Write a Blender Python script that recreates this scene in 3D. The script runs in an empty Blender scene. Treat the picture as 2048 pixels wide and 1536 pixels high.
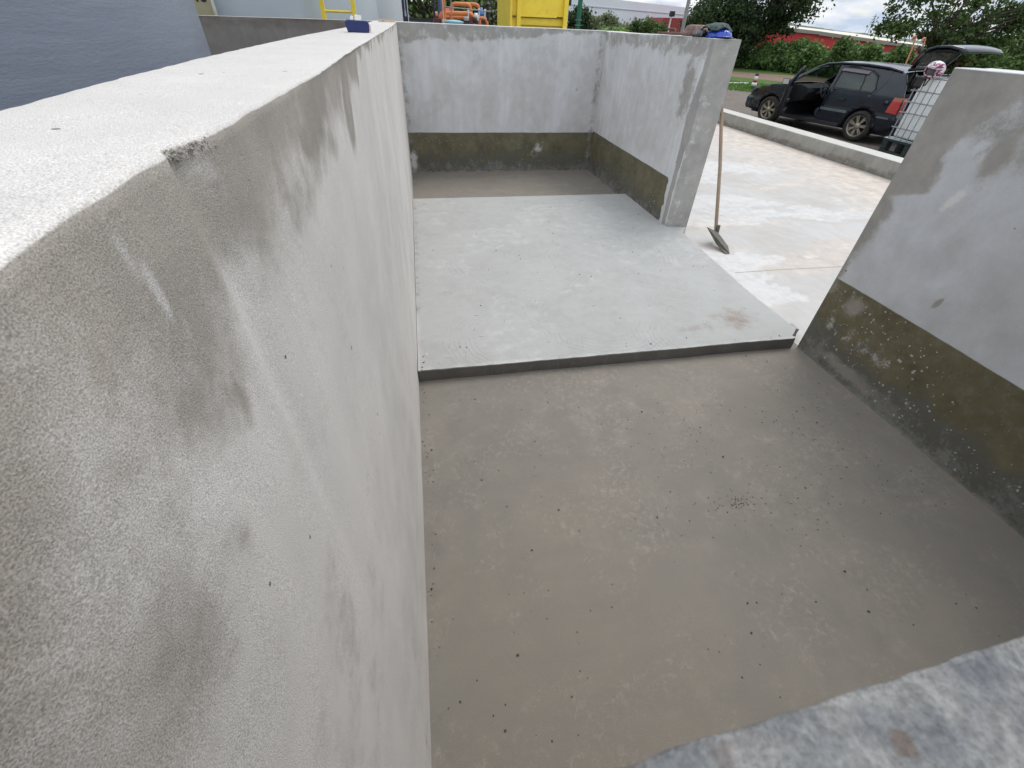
import bpy, bmesh, math, random
import numpy as np
from mathutils import Vector, Matrix, Euler, geometry
R = math.radians
scene = bpy.context.scene
col = scene.collection
random.seed(7); rng = np.random.default_rng(11)

# ------------------------------------------------------------------ camera, world, sun, exposure
cam_d = bpy.data.cameras.new("camera"); cam = bpy.data.objects.new("camera", cam_d); col.objects.link(cam)
cam_d.sensor_width = 36.0; cam_d.sensor_fit = 'HORIZONTAL'
cam_d.lens = 855.75 / 2048 * 36.0
cam_d.clip_start = 0.005; cam_d.clip_end = 2000
fw = Vector((0.16011518, 0.7465835, -0.64573695)); rt = Vector((0.98262125, -0.18278748, 0.03231419)); up = Vector((0.09390739, 0.63968885, 0.76287586))
cam.matrix_world = Matrix(((rt.x, up.x, -fw.x, 0.16276), (rt.y, up.y, -fw.y, 0.0), (rt.z, up.z, -fw.z, 2.0), (0, 0, 0, 1)))
cam_d.dof.use_dof = True; cam_d.dof.focus_distance = 3.2; cam_d.dof.aperture_fstop = 24
scene.camera = cam
scene.view_settings.view_transform = 'Standard'; scene.view_settings.look = 'None'
scene.view_settings.exposure = 0.62; scene.view_settings.gamma = 1.0

SUN_DIR = Vector((0.52, 0.42, 1.0)).normalized()
el = math.asin(SUN_DIR.z); az = math.atan2(SUN_DIR.x, SUN_DIR.y)
w = bpy.data.worlds.new("World"); scene.world = w; w.use_nodes = True
nt = w.node_tree; nt.nodes.clear()
out = nt.nodes.new('ShaderNodeOutputWorld'); bg = nt.nodes.new('ShaderNodeBackground'); bg2 = nt.nodes.new('ShaderNodeBackground')
sky = nt.nodes.new('ShaderNodeTexSky'); sky.sky_type = 'NISHITA'; sky.sun_disc = False
sky.sun_elevation = el; sky.sun_rotation = az; sky.air_density = 1.0; sky.dust_density = 0.4; sky.ozone_density = 2.0
nt.links.new(sky.outputs[0], bg.inputs[0]); bg.inputs[1].default_value = 0.07
tc = nt.nodes.new('ShaderNodeTexCoord'); mp = nt.nodes.new('ShaderNodeMapping'); mp.inputs['Scale'].default_value = (1, 1, 3.2)
nz = nt.nodes.new('ShaderNodeTexNoise'); nz.inputs['Scale'].default_value = 5.5; nz.inputs['Detail'].default_value = 9; nz.inputs['Roughness'].default_value = .62
nt.links.new(tc.outputs['Generated'], mp.inputs[0]); nt.links.new(mp.outputs[0], nz.inputs['Vector'])
cr = nt.nodes.new('ShaderNodeValToRGB'); cr.color_ramp.elements[0].position = .26; cr.color_ramp.elements[1].position = .46
nt.links.new(nz.outputs['Fac'], cr.inputs[0])
nz2 = nt.nodes.new('ShaderNodeTexNoise'); nz2.inputs['Scale'].default_value = 14; nz2.inputs['Detail'].default_value = 8
nt.links.new(mp.outputs[0], nz2.inputs['Vector'])
cc = nt.nodes.new('ShaderNodeValToRGB'); cc.color_ramp.elements[0].position = .38; cc.color_ramp.elements[0].color = (.52, .61, .75, 1)
cc.color_ramp.elements[1].position = .62; cc.color_ramp.elements[1].color = (.92, .925, .935, 1)
nt.links.new(nz2.outputs['Fac'], cc.inputs[0]); nt.links.new(cc.outputs[0], bg2.inputs[0]); 
sx = nt.nodes.new('ShaderNodeSeparateXYZ'); nt.links.new(tc.outputs['Generated'], sx.inputs[0])
el_ = nt.nodes.new('ShaderNodeMapRange'); el_.inputs['From Min'].default_value = .05; el_.inputs['From Max'].default_value = .7; el_.inputs['To Min'].default_value = .72; el_.inputs['To Max'].default_value = 1.15
nt.links.new(sx.outputs['Z'], el_.inputs['Value']); nt.links.new(el_.outputs[0], bg2.inputs[1])
mx = nt.nodes.new('ShaderNodeMixShader'); nt.links.new(cr.outputs[0], mx.inputs[0]); nt.links.new(bg.outputs[0], mx.inputs[1]); nt.links.new(bg2.outputs[0], mx.inputs[2])
nt.links.new(mx.outputs[0], out.inputs[0])
sd = bpy.data.lights.new("sun", 'SUN'); sd.energy = 1.0; sd.angle = R(30); sd.color = (1, .96, .9)
so = bpy.data.objects.new("sun", sd); col.objects.link(so); so.rotation_euler = (-SUN_DIR).to_track_quat('-Z', 'Y').to_euler()

# ------------------------------------------------------------------ helpers
def tag(o, label=None, cat=None, group=None, kind=None):
    if label: o['label'] = label
    if cat: o['category'] = cat
    if group: o['group'] = group
    if kind: o['kind'] = kind
    return o
def thing(name, label, cat, loc=(0, 0, 0), rz=0, group=None):
    o = bpy.data.objects.new(name, None); col.objects.link(o); o.location = loc; o.rotation_euler = (0, 0, rz)
    o.empty_display_size = .1
    return tag(o, label, cat, group)
class MB:
    def __init__(s): s.v = []; s.f = []; s.m = []; s.sm = []
    def add(s, vs, fs, mi=0, smooth=False):
        b = len(s.v); s.v += [tuple(v) for v in vs]
        for f in fs: s.f.append([b + i for i in f]); s.m.append(mi); s.sm.append(smooth)
    def box(s, lo, hi, mi=0, M=None):
        x0, y0, z0 = lo; x1, y1, z1 = hi
        vs = [Vector(p) for p in ((x0, y0, z0), (x1, y0, z0), (x1, y1, z0), (x0, y1, z0), (x0, y0, z1), (x1, y0, z1), (x1, y1, z1), (x0, y1, z1))]
        if M: vs = [M @ v for v in vs]
        s.add(vs, [(0, 3, 2, 1), (4, 5, 6, 7), (0, 1, 5, 4), (1, 2, 6, 5), (2, 3, 7, 6), (3, 0, 4, 7)], mi)
    def tube(s, pts, r, n=12, mi=0, cap=True, smooth=True):
        pts = [Vector(p) for p in pts]; k = len(pts); rs = r if isinstance(r, (list, tuple)) else [r] * k
        rings = []; prev = None
        for i, p in enumerate(pts):
            d = (pts[min(i + 1, k - 1)] - pts[max(i - 1, 0)]).normalized()
            a = prev if prev is not None else (Vector((0, 0, 1)) if abs(d.z) < .9 else Vector((1, 0, 0)))
            a = (a - d * a.dot(d)).normalized(); prev = a; b = d.cross(a)
            rings.append([p + (a * math.cos(2 * math.pi * j / n) + b * math.sin(2 * math.pi * j / n)) * rs[i] for j in range(n)])
        vs = [v for q in rings for v in q]; fs = []
        for i in range(k - 1):
            for j in range(n): fs.append((i * n + j, i * n + (j + 1) % n, (i + 1) * n + (j + 1) % n, (i + 1) * n + j))
        s.add(vs, fs, mi, smooth)
        if cap:
            s.add(rings[0], [tuple(range(n))[::-1]], mi); s.add(rings[-1], [tuple(range(n))], mi)
    def lathe(s, prof, c=(0, 0, 0), n=24, mi=0, M=None, smooth=True):
        vs = []; fs = []; k = len(prof)
        for (r, z) in prof:
            for j in range(n):
                a = 2 * math.pi * j / n; v = Vector((r * math.cos(a), r * math.sin(a), z))
                if M: v = M @ v
                vs.append(v + Vector(c))
        for i in range(k - 1):
            for j in range(n): fs.append((i * n + j, i * n + (j + 1) % n, (i + 1) * n + (j + 1) % n, (i + 1) * n + j))
        s.add(vs, fs, mi, smooth)
    def prism(s, poly, h0, h1, axis='z', mi=0, M=None):
        n = len(poly)
        def P(a, b, h): return Vector((a, b, h)) if axis == 'z' else (Vector((h, a, b)) if axis == 'x' else Vector((a, h, b)))
        vs = [P(a, b, h0) for a, b in poly] + [P(a, b, h1) for a, b in poly]
        if M: vs = [M @ v for v in vs]
        s.add(vs, [tuple(range(n))[::-1], tuple(range(n, 2 * n))] + [(i, (i + 1) % n, n + (i + 1) % n, n + i) for i in range(n)], mi)
    def build(s, name, mats, parent=None, bevel=0, seg=2, sub=0):
        me = bpy.data.meshes.new(name); me.from_pydata(s.v, [], s.f)
        for m in (mats if isinstance(mats, (list, tuple)) else [mats]): me.materials.append(m)
        me.polygons.foreach_set('material_index', s.m); me.polygons.foreach_set('use_smooth', s.sm); me.update()
        bm = bmesh.new(); bm.from_mesh(me); bmesh.ops.recalc_face_normals(bm, faces=bm.faces); bm.to_mesh(me); bm.free()
        o = bpy.data.objects.new(name, me); col.objects.link(o)
        if parent is not None: o.parent = parent
        if bevel:
            m = o.modifiers.new('bevel', 'BEVEL'); m.width = bevel; m.segments = seg; m.limit_method = 'ANGLE'; m.angle_limit = R(40); m.harden_normals = False
        if sub:
            m = o.modifiers.new('sub', 'SUBSURF'); m.levels = sub; m.render_levels = sub
        return o

# value noise in numpy
_tab = rng.random((256, 256))
def vnoise(x, y, sc, seed=0):
    x = np.asarray(x) * sc + seed * 17.31; y = np.asarray(y) * sc + seed * 9.77
    xi = np.floor(x).astype(int); yi = np.floor(y).astype(int); fx = x - xi; fy = y - yi
    fx = fx * fx * (3 - 2 * fx); fy = fy * fy * (3 - 2 * fy)
    g = lambda a, b: _tab[a % 256, b % 256]
    return (g(xi, yi) * (1 - fx) + g(xi + 1, yi) * fx) * (1 - fy) + (g(xi, yi + 1) * (1 - fx) + g(xi + 1, yi + 1) * fx) * fy
def fbm(x, y, sc, seed=0, o=4):
    t = 0; a = .5; n = 0
    for i in range(o): t = t + a * vnoise(x, y, sc * 2 ** i, seed + i); n += a; a *= .5
    return t / n
def sstep(a, b, x):
    t = np.clip((np.asarray(x, float) - a) / (b - a), 0, 1); return t * t * (3 - 2 * t)
def blob(u, v, cu, cv, ru, rv, ang=0):
    c, s = math.cos(ang), math.sin(ang); du = u - cu; dv = v - cv
    a = (du * c + dv * s) / ru; b = (-du * s + dv * c) / rv
    return np.clip(1 - np.sqrt(a * a + b * b), 0, 1) * 1.6

# ------------------------------------------------------------------ materials
def new_mat(name):
    m = bpy.data.materials.new(name); m.use_nodes = True; nt = m.node_tree
    return m, nt, nt.nodes['Principled BSDF']
def N(nt, t, **kw):
    n = nt.nodes.new(t)
    for k, v in kw.items():
        if k in n.inputs.keys(): n.inputs[k].default_value = v
        else: setattr(n, k, v)
    return n
def noise(nt, vec, sc, det=4, rough=.55, dist=0):
    n = N(nt, 'ShaderNodeTexNoise'); n.inputs['Scale'].default_value = sc; n.inputs['Detail'].default_value = det
    n.inputs['Roughness'].default_value = rough; n.inputs['Distortion'].default_value = dist
    nt.links.new(vec, n.inputs['Vector']); return n.outputs['Fac']
def mrange(nt, x, a, b, c=0, d=1, smooth=False):
    n = N(nt, 'ShaderNodeMapRange'); n.inputs['From Min'].default_value = a; n.inputs['From Max'].default_value = b
    n.inputs['To Min'].default_value = c; n.inputs['To Max'].default_value = d
    if smooth: n.interpolation_type = 'SMOOTHSTEP'
    nt.links.new(x, n.inputs['Value']); return n.outputs[0]
def mixc(nt, f, a, b, mode='MIX'):
    n = N(nt, 'ShaderNodeMix'); n.data_type = 'RGBA'; n.blend_type = mode
    for sock, v in ((n.inputs[0], f), (n.inputs[6], a), (n.inputs[7], b)):
        if hasattr(v, 'is_output'): nt.links.new(v, sock)
        elif isinstance(v, tuple): sock.default_value = (*v, 1) if len(v) == 3 else v
        else: sock.default_value = v
    return n.outputs[2]
def math_(nt, op, a, b=None, clamp=False):
    n = N(nt, 'ShaderNodeMath'); n.operation = op; n.use_clamp = clamp
    for i, v in enumerate((a, b)):
        if v is None: continue
        if hasattr(v, 'is_output'): nt.links.new(v, n.inputs[i])
        else: n.inputs[i].default_value = v
    return n.outputs[0]
def mapping(nt, vec, scale=(1, 1, 1), rot=(0, 0, 0), loc=(0, 0, 0)):
    n = N(nt, 'ShaderNodeMapping'); n.inputs['Scale'].default_value = scale; n.inputs['Rotation'].default_value = rot; n.inputs['Location'].default_value = loc
    nt.links.new(vec, n.inputs[0]); return n.outputs[0]

def concrete(name, c1, c2, c3, patch=1.6, streak=(5, 5, .8), streak_amt=.35, grain=700, grain_amt=.25, bump=.35, med_bump=.25,
             damp_shade=(.09, .085, .072), olive=(.085, .078, .042), light=(.62, .62, .60), pits=.0, pit_scale=28, specks=0.0, swirl=0.0, rough=.85, spec=.25, seed=0.0, grain2=0, blotch=1.0, dsoft=(.22, .70), lsoft=(.25, .75), speck_sc=30, osoft=(.42, .52, .05), flecks=0, fleck_c=(.4, .36, .3), fleck_sc=26, mdk=.86, foot=True, ticks=0, fl=(.55, .66, .44, .62)):
    m, nt, b = new_mat(name); L = nt.links.new
    g = N(nt, 'ShaderNodeNewGeometry'); P = mapping(nt, g.outputs['Position'], loc=(seed, seed * .7, seed * .3))
    n1 = mrange(nt, noise(nt, P, patch, 6, .6, .4), .36, .64, smooth=True)
    n2 = mrange(nt, noise(nt, P, patch * 5, 5, .6, .3), .35, .68)
    st = mrange(nt, noise(nt, mapping(nt, P, scale=streak), 2.2, 5, .6, .2), .35, .68)
    c = mixc(nt, n1, c1, c2)
    c = mixc(nt, math_(nt, 'MULTIPLY', n2, .55 * blotch), c, c3)
    c = mixc(nt, math_(nt, 'MULTIPLY', st, streak_amt), c, c2)
    at = N(nt, 'ShaderNodeVertexColor'); at.layer_name = 'mask'
    sp = N(nt, 'ShaderNodeSeparateColor'); L(at.outputs['Color'], sp.inputs[0])
    wob = math_(nt, 'SUBTRACT', noise(nt, P, 9, 6, .62), .5)
    wob2 = math_(nt, 'SUBTRACT', noise(nt, P, 60, 3, .6), .5)
    wsum = math_(nt, 'ADD', math_(nt, 'MULTIPLY', wob, 1.15), math_(nt, 'MULTIPLY', wob2, .35))
    def mask(s, lo, hi, k=1.0):
        v = math_(nt, 'ADD', s, math_(nt, 'MULTIPLY', wsum, k)); v = mrange(nt, v, lo, hi, smooth=True)
        return math_(nt, 'MULTIPLY', v, mrange(nt, s, .02, .12))
    mo = mask(sp.outputs[1], *osoft)
    oc = mixc(nt, mrange(nt, noise(nt, P, 4, 6, .65), .35, .65), olive, tuple(x * .62 for x in olive))
    oc = mixc(nt, math_(nt, 'MULTIPLY', mrange(nt, noise(nt, P, 17, 6, .7), .5, .75), .5), oc, (.2, .195, .17))
    pz = N(nt, 'ShaderNodeSeparateXYZ'); L(g.outputs['Position'], pz.inputs[0])
    fz = math_(nt, 'ADD', mrange(nt, pz.outputs['Z'], .50, .05, 0, 1) if foot else -2.0, math_(nt, 'MULTIPLY', math_(nt, 'SUBTRACT', noise(nt, P, 6, 6, .7), .5), 1.6))
    oc = mixc(nt, mrange(nt, fz, .35, .75), oc, (.12, .116, .098))
    oc = mixc(nt, math_(nt, 'MULTIPLY', mrange(nt, math_(nt, 'ADD', fz, math_(nt, 'MULTIPLY', noise(nt, P, 45, 6, .8), 1.0)), 1.30, 1.62), .5), oc, (.30, .30, .28))
    c = mixc(nt, mo, c, oc)
    md = mask(sp.outputs[0], dsoft[0], dsoft[1])
    dc = mixc(nt, mrange(nt, noise(nt, P, 5, 5, .65), .3, .7), damp_shade, tuple(x * 1.7 for x in damp_shade))  # damp colour, also used for shade painted on the bay end face and floor
    c = mixc(nt, math_(nt, 'MULTIPLY', md, mdk), c, dc)
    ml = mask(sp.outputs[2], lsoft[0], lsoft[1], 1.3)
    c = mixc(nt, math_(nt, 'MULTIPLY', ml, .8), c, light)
    if flecks:
        fm = math_(nt, 'MULTIPLY', mrange(nt, noise(nt, P, fleck_sc, 8, .78, .6), fl[0], fl[1]), mrange(nt, noise(nt, P, 2.6, 6, .7, .8), fl[2], fl[3]))
        c = mixc(nt, math_(nt, 'MULTIPLY', fm, flecks), c, fleck_c)
    if specks:
        vv = N(nt, 'ShaderNodeTexVoronoi'); vv.inputs['Scale'].default_value = speck_sc; vv.inputs['Randomness'].default_value = 1
        nzc = N(nt, 'ShaderNodeTexNoise'); nzc.inputs['Scale'].default_value = 70; L(P, nzc.inputs['Vector'])
        vm = N(nt, 'ShaderNodeVectorMath'); vm.operation = 'MULTIPLY_ADD'; L(nzc.outputs['Color'], vm.inputs[0]); vm.inputs[1].default_value = (.018, .018, .018); L(P, vm.inputs[2]); L(vm.outputs[0], vv.inputs['Vector'])
        sr = mrange(nt, noise(nt, P, 1.7, 4, .6), .42, .66)
        lim = math_(nt, 'MULTIPLY', math_(nt, 'ADD', math_(nt, 'MULTIPLY', sr, .22), .04), specks)
        sc_ = N(nt, 'ShaderNodeSeparateColor'); L(vv.outputs['Color'], sc_.inputs[0])
        rad = math_(nt, 'MULTIPLY', lim, math_(nt, 'POWER', sc_.outputs[0], 2.2))
        s1 = math_(nt, 'LESS_THAN', vv.outputs['Distance'], rad)
        c = mixc(nt, math_(nt, 'MULTIPLY', s1, mrange(nt, mo, 0, 1, .12, .9)), c, (.42, .42, .39))
    if ticks:
        tk = mrange(nt, noise(nt, mapping(nt, P, scale=(22, 22, 3.2)), 3.0, 5, .75), .70, .745)
        tk2 = mrange(nt, noise(nt, mapping(nt, P, scale=(3, 3, 1.4), loc=(4, 4, 4)), 1.2, 4, .6), .48, .6)
        c = mixc(nt, math_(nt, 'MULTIPLY', math_(nt, 'MULTIPLY', tk, tk2), ticks), c, (.15, .14, .125))
    gn = noise(nt, P, grain, 2, .6)
    gv = mrange(nt, gn, .3, .7, 1 - grain_amt, 1 + grain_amt)
    gcol = N(nt, 'ShaderNodeCombineColor'); [L(gv, gcol.inputs[i]) for i in range(3)]
    c = mixc(nt, 1.0, c, gcol.outputs[0], 'MULTIPLY')
    if grain2:
        g2 = mrange(nt, noise(nt, P, grain2, 2, .6), .3, .72, .82, 1.16)
        gc2 = N(nt, 'ShaderNodeCombineColor'); [L(g2, gc2.inputs[i]) for i in range(3)]
        c = mixc(nt, 1.0, c, gc2.outputs[0], 'MULTIPLY')
    hh = math_(nt, 'ADD', math_(nt, 'MULTIPLY', gn, .0011), math_(nt, 'MULTIPLY', noise(nt, P, 38, 5, .6), .0022 * med_bump * 4))
    hh = math_(nt, 'ADD', hh, math_(nt, 'MULTIPLY', noise(nt, P, 4, 3, .5), .006 * med_bump * 4))
    if pits:
        v = N(nt, 'ShaderNodeTexVoronoi'); v.inputs['Scale'].default_value = pit_scale; L(P, v.inputs['Vector'])
        s2 = N(nt, 'ShaderNodeSeparateColor'); L(v.outputs['Color'], s2.inputs[0])
        rr = math_(nt, 'MULTIPLY', math_(nt, 'POWER', s2.outputs[1], 9.0), math_(nt, 'MULTIPLY', mrange(nt, noise(nt, P, 2.1, 3, .6), .45, .6), pits))
        pm = math_(nt, 'LESS_THAN', v.outputs['Distance'], rr)
        c = mixc(nt, math_(nt, 'MULTIPLY', pm, .8), c, (.035, .033, .03))
        hh = math_(nt, 'SUBTRACT', hh, math_(nt, 'MULTIPLY', pm, .004))
    if swirl:
        for k, (cx, cy, sc_, r0) in enumerate([(.75, 2.75, 30, .62), (1.55, 3.0, 26, .70), (.25, 3.6, 28, .65), (2.35, 2.6, 30, .7), (1.1, 4.2, 24, .9), (2.1, 4.2, 24, .8), (1.9, 1.6, 30, .8), (.8, .9, 32, .7), (2.5, .6, 30, .7)]):
            wv = N(nt, 'ShaderNodeTexWave'); wv.wave_type = 'RINGS'; wv.rings_direction = 'Z'
            wv.inputs['Scale'].default_value = sc_ * .26; wv.inputs['Distortion'].default_value = 5.0; wv.inputs['Detail'].default_value = 3; wv.inputs['Detail Scale'].default_value = 1.2
            Q = mapping(nt, g.outputs['Position'], loc=(-cx, -cy, 0), scale=(1, 1, 0)); L(Q, wv.inputs['Vector'])
            ln = N(nt, 'ShaderNodeVectorMath'); ln.operation = 'LENGTH'; L(Q, ln.inputs[0])
            ringm = math_(nt, 'MULTIPLY', math_(nt, 'MULTIPLY', mrange(nt, ln.outputs['Value'], r0, r0 * .85, 0, 1, True), mrange(nt, ln.outputs['Value'], r0 * .35, r0 * .55, 0, 1, True)), mrange(nt, noise(nt, mapping(nt, P, loc=(k * 3.1, 0, 0)), 2.6, 5, .7), .50, .60))
            hh = math_(nt, 'ADD', hh, math_(nt, 'MULTIPLY', math_(nt, 'MULTIPLY', wv.outputs['Fac'], ringm), .0022 * swirl))
            c = mixc(nt, math_(nt, 'MULTIPLY', math_(nt, 'MULTIPLY', mrange(nt, wv.outputs['Fac'], .88, .99), ringm), min(.6, .2 * swirl)), c, tuple(x * .55 for x in c3))
    bp = N(nt, 'ShaderNodeBump'); bp.inputs['Strength'].default_value = bump; bp.inputs['Distance'].default_value = 1.0
    L(hh, bp.inputs['Height']); L(bp.outputs[0], b.inputs['Normal'])
    L(c, b.inputs['Base Color']); b.inputs['Roughness'].default_value = rough
    L(mrange(nt, md, 0, 1, rough, rough * .72), b.inputs['Roughness'])
    b.inputs['Specular IOR Level'].default_value = spec
    return m
def plain(name, c, rough=.5, metal=0, spec=.5, var=.12, vs=6, bump=0, bs=60, coat=0, stretch=(1, 1, 1), dirt=None, dirt_amt=.4):
    m, nt, b = new_mat(name)
    t = N(nt, 'ShaderNodeTexCoord'); P = mapping(nt, t.outputs['Object'], scale=stretch)
    n = noise(nt, P, vs, 5, .6)
    cc = mixc(nt, mrange(nt, n, .3, .7), tuple(x * (1 - var) for x in c), tuple(min(1, x * (1 + var)) for x in c))
    if dirt: cc = mixc(nt, math_(nt, 'MULTIPLY', mrange(nt, noise(nt, P, vs * 2.3, 6, .65), .5, .75), dirt_amt), cc, dirt)
    nt.links.new(cc, b.inputs['Base Color']); b.inputs['Roughness'].default_value = rough; b.inputs['Metallic'].default_value = metal
    b.inputs['Specular IOR Level'].default_value = spec; b.inputs['Coat Weight'].default_value = coat; b.inputs['Coat Roughness'].default_value = .08
    if bump:
        bp = N(nt, 'ShaderNodeBump'); bp.inputs['Strength'].default_value = bump; bp.inputs['Distance'].default_value = .01
        nt.links.new(noise(nt, P, bs, 4, .6), bp.inputs['Height']); nt.links.new(bp.outputs[0], b.inputs['Normal'])
    return m
def glass(name, tint=(.5, .55, .55), alpha=.35, rough=.03, base=.12):
    m, nt, b = new_mat(name)
    n = noise(nt, N(nt, 'ShaderNodeTexCoord').outputs['Object'], 4, 4, .6)
    b.inputs['Base Color'].default_value = (*[x * base for x in tint], 1)
    nt.links.new(mrange(nt, n, .3, .7, rough, rough + .06), b.inputs['Roughness'])
    tr = N(nt, 'ShaderNodeBsdfTransparent'); tr.inputs[0].default_value = (*tint, 1)
    ms = N(nt, 'ShaderNodeMixShader'); ms.inputs[0].default_value = alpha
    nt.links.new(tr.outputs[0], ms.inputs[1]); nt.links.new(b.outputs[0], ms.inputs[2])
    nt.links.new(ms.outputs[0], nt.nodes['Material Output'].inputs[0]); return m
def leafmat(name, dark, light, trans=.38, pos=(.2, .9), extra=None):
    m, nt, b = new_mat(name)
    g = N(nt, 'ShaderNodeNewGeometry'); r = N(nt, 'ShaderNodeValToRGB'); e = r.color_ramp.elements
    e[0].position = pos[0]; e[0].color = (*dark, 1); e[1].position = pos[1]; e[1].color = (*light, 1)
    if extra: x = r.color_ramp.elements.new(.985); x.color = (*light, 1); e[-1].color = (*extra, 1); e[-1].position = 1.0
    nz = noise(nt, g.outputs['Position'], .9, 3, .6)
    f = math_(nt, 'ADD', math_(nt, 'MULTIPLY', g.outputs['Random Per Island'], .55), math_(nt, 'MULTIPLY', mrange(nt, nz, .3, .7), .45))
    nt.links.new(f, r.inputs[0]); nt.links.new(r.outputs[0], b.inputs['Base Color']); b.inputs['Roughness'].default_value = .5
    b.inputs['Specular IOR Level'].default_value = .35
    tl = N(nt, 'ShaderNodeBsdfTranslucent'); nt.links.new(r.outputs[0], tl.inputs[0])
    ms = N(nt, 'ShaderNodeMixShader'); ms.inputs[0].default_value = trans
    nt.links.new(b.outputs[0], ms.inputs[1]); nt.links.new(tl.outputs[0], ms.inputs[2]); nt.links.new(ms.outputs[0], nt.nodes['Material Output'].inputs[0])
    return m

M_left = concrete('left_plaster', (.635, .598, .558), (.52, .492, .460), (.67, .635, .60), patch=1.3, streak=(1, 5, 1.2), streak_amt=.28, grain=860, grain_amt=.36, bump=.6, med_bump=.10, damp_shade=(.215, .192, .162), light=(.535, .512, .482), ticks=.7, pits=.2, pit_scale=34, dsoft=(.10, .80), lsoft=(.1, .9), flecks=.25, fleck_c=(.34, .32, .29), fleck_sc=60, mdk=.85)
M_bay = concrete('bay_plaster', (.67, .67, .68), (.52, .51, .495), (.72, .725, .73), patch=1.6, streak=(6, 6, .8), streak_amt=.55, grain=420, grain_amt=.10, bump=.3, med_bump=.16, damp_shade=(.21, .20, .175), specks=1.3, seed=3, pits=.2, pit_scale=22, speck_sc=40, olive=(.175, .158, .095), dsoft=(.28, .56), light=(.68, .67, .64), flecks=.3, fleck_c=(.36, .35, .33), fleck_sc=14, mdk=.75, ticks=.7)
M_near = concrete('near_plaster', (.56, .565, .585), (.42, .415, .405), (.63, .64, .655), patch=1.2, streak=(3, 3, 1.6), streak_amt=.45, grain=420, grain_amt=.11, bump=.35, med_bump=.18, damp_shade=(.20, .183, .155), specks=1.7, seed=8, pits=.22, pit_scale=22, speck_sc=40, olive=(.165, .142, .082), dsoft=(.15, .68), light=(.66, .65, .62), flecks=.3, fleck_c=(.34, .33, .31), fleck_sc=12, mdk=.8, ticks=.4)
M_front = concrete('front_cap', (.115, .122, .132), (.26, .255, .24), (.045, .048, .054), flecks=.75, fleck_c=(.62, .60, .55), fleck_sc=100, patch=55, streak=(6, 6, 6), grain=700, grain_amt=.22, bump=.8, med_bump=.6, seed=5, light=(.62, .60, .55), damp_shade=(.08, .06, .05), lsoft=(.2, .8))
M_floor = concrete('pit_floor', (.226, .200, .168), (.190, .176, .153), (.249, .220, .181), patch=1.0, streak=(1.6, 5, 1), streak_amt=.35, grain=330, grain_amt=.15, bump=.32, med_bump=.10, pits=.2, pit_scale=34, damp_shade=(.14, .13, .11), light=(.30, .27, .225), seed=2, swirl=.35, lsoft=(.05, .95), flecks=.42, fleck_c=(.38, .33, .27), fleck_sc=30, fl=(.50, .62, .46, .60))
M_slab = concrete('slab', (.395, .393, .375), (.355, .35, .332), (.425, .423, .41), patch=2.4, streak=(2, 4, 1), streak_amt=.3, grain=330, grain_amt=.10, bump=.4, med_bump=.08, pits=.15, pit_scale=24, damp_shade=(.085, .075, .066), light=(.54, .53, .51), olive=(.27, .21, .16), seed=6, swirl=1.5, lsoft=(.1, .95), osoft=(.15, .95, .9), flecks=.35, fleck_c=(.30, .285, .26), fleck_sc=16, foot=False)
M_yard = concrete('yard', (.50, .485, .465), (.43, .405, .375), (.54, .535, .525), patch=.8, streak=(4, 1.0, 1), streak_amt=.5, grain=200, grain_amt=.08, bump=.3, med_bump=.15, damp_shade=(.39, .338, .288), light=(.62, .615, .605), seed=12, dsoft=(.0, 1.0), lsoft=(.05, 1.0), flecks=.35, fleck_c=(.38, .335, .29), fleck_sc=7)
M_kerb = concrete('kerb', (.34, .335, .30), (.25, .245, .22), (.40, .39, .36), patch=2.2, grain=300, grain_amt=.12, damp_shade=(.13, .12, .10), light=(.58, .565, .52), seed=14)
M_rear = concrete('rear_wall', (.25, .235, .215), (.20, .19, .175), (.28, .265, .25), patch=1.5, streak=(5, 5, .6), streak_amt=.6, grain=300, grain_amt=.1, damp_shade=(.13, .115, .10), light=(.55, .52, .47), seed=17)

# gravel / dirt / grass
def ground_mat(name, c1, c2, c3, sc=1.2, stones=30, bump=.6):
    m, nt, b = new_mat(name); g = N(nt, 'ShaderNodeNewGeometry'); P = g.outputs['Position']
    c = mixc(nt, mrange(nt, noise(nt, P, sc, 6, .65), .35, .65), c1, c2)
    v = N(nt, 'ShaderNodeTexVoronoi'); v.inputs['Scale'].default_value = stones; nt.links.new(P, v.inputs['Vector'])
    s = N(nt, 'ShaderNodeSeparateColor'); nt.links.new(v.outputs['Color'], s.inputs[0])
    c = mixc(nt, math_(nt, 'MULTIPLY', s.outputs[0], .6), c, c3)
    nt.links.new(c, b.inputs['Base Color']); b.inputs['Roughness'].default_value = .9; b.inputs['Specular IOR Level'].default_value = .2
    bp = N(nt, 'ShaderNodeBump'); bp.inputs['Strength'].default_value = bump; bp.inputs['Distance'].default_value = .03
    nt.links.new(v.outputs['Distance'], bp.inputs['Height']); nt.links.new(bp.outputs[0], b.inputs['Normal']); return m
M_gravel = ground_mat('gravel', (.16, .135, .115), (.11, .095, .085), (.25, .22, .19), 1.0, 26)
M_dirt = ground_mat('dirt', (.20, .135, .095), (.15, .105, .08), (.24, .18, .14), .6, 12, .3)
M_grassg = ground_mat('grass_ground', (.06, .12, .02), (.10, .16, .03), (.05, .09, .02), .9, 20)
M_land = ground_mat('land', (.07, .10, .035), (.12, .11, .06), (.09, .12, .04), .12, 3)

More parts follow.
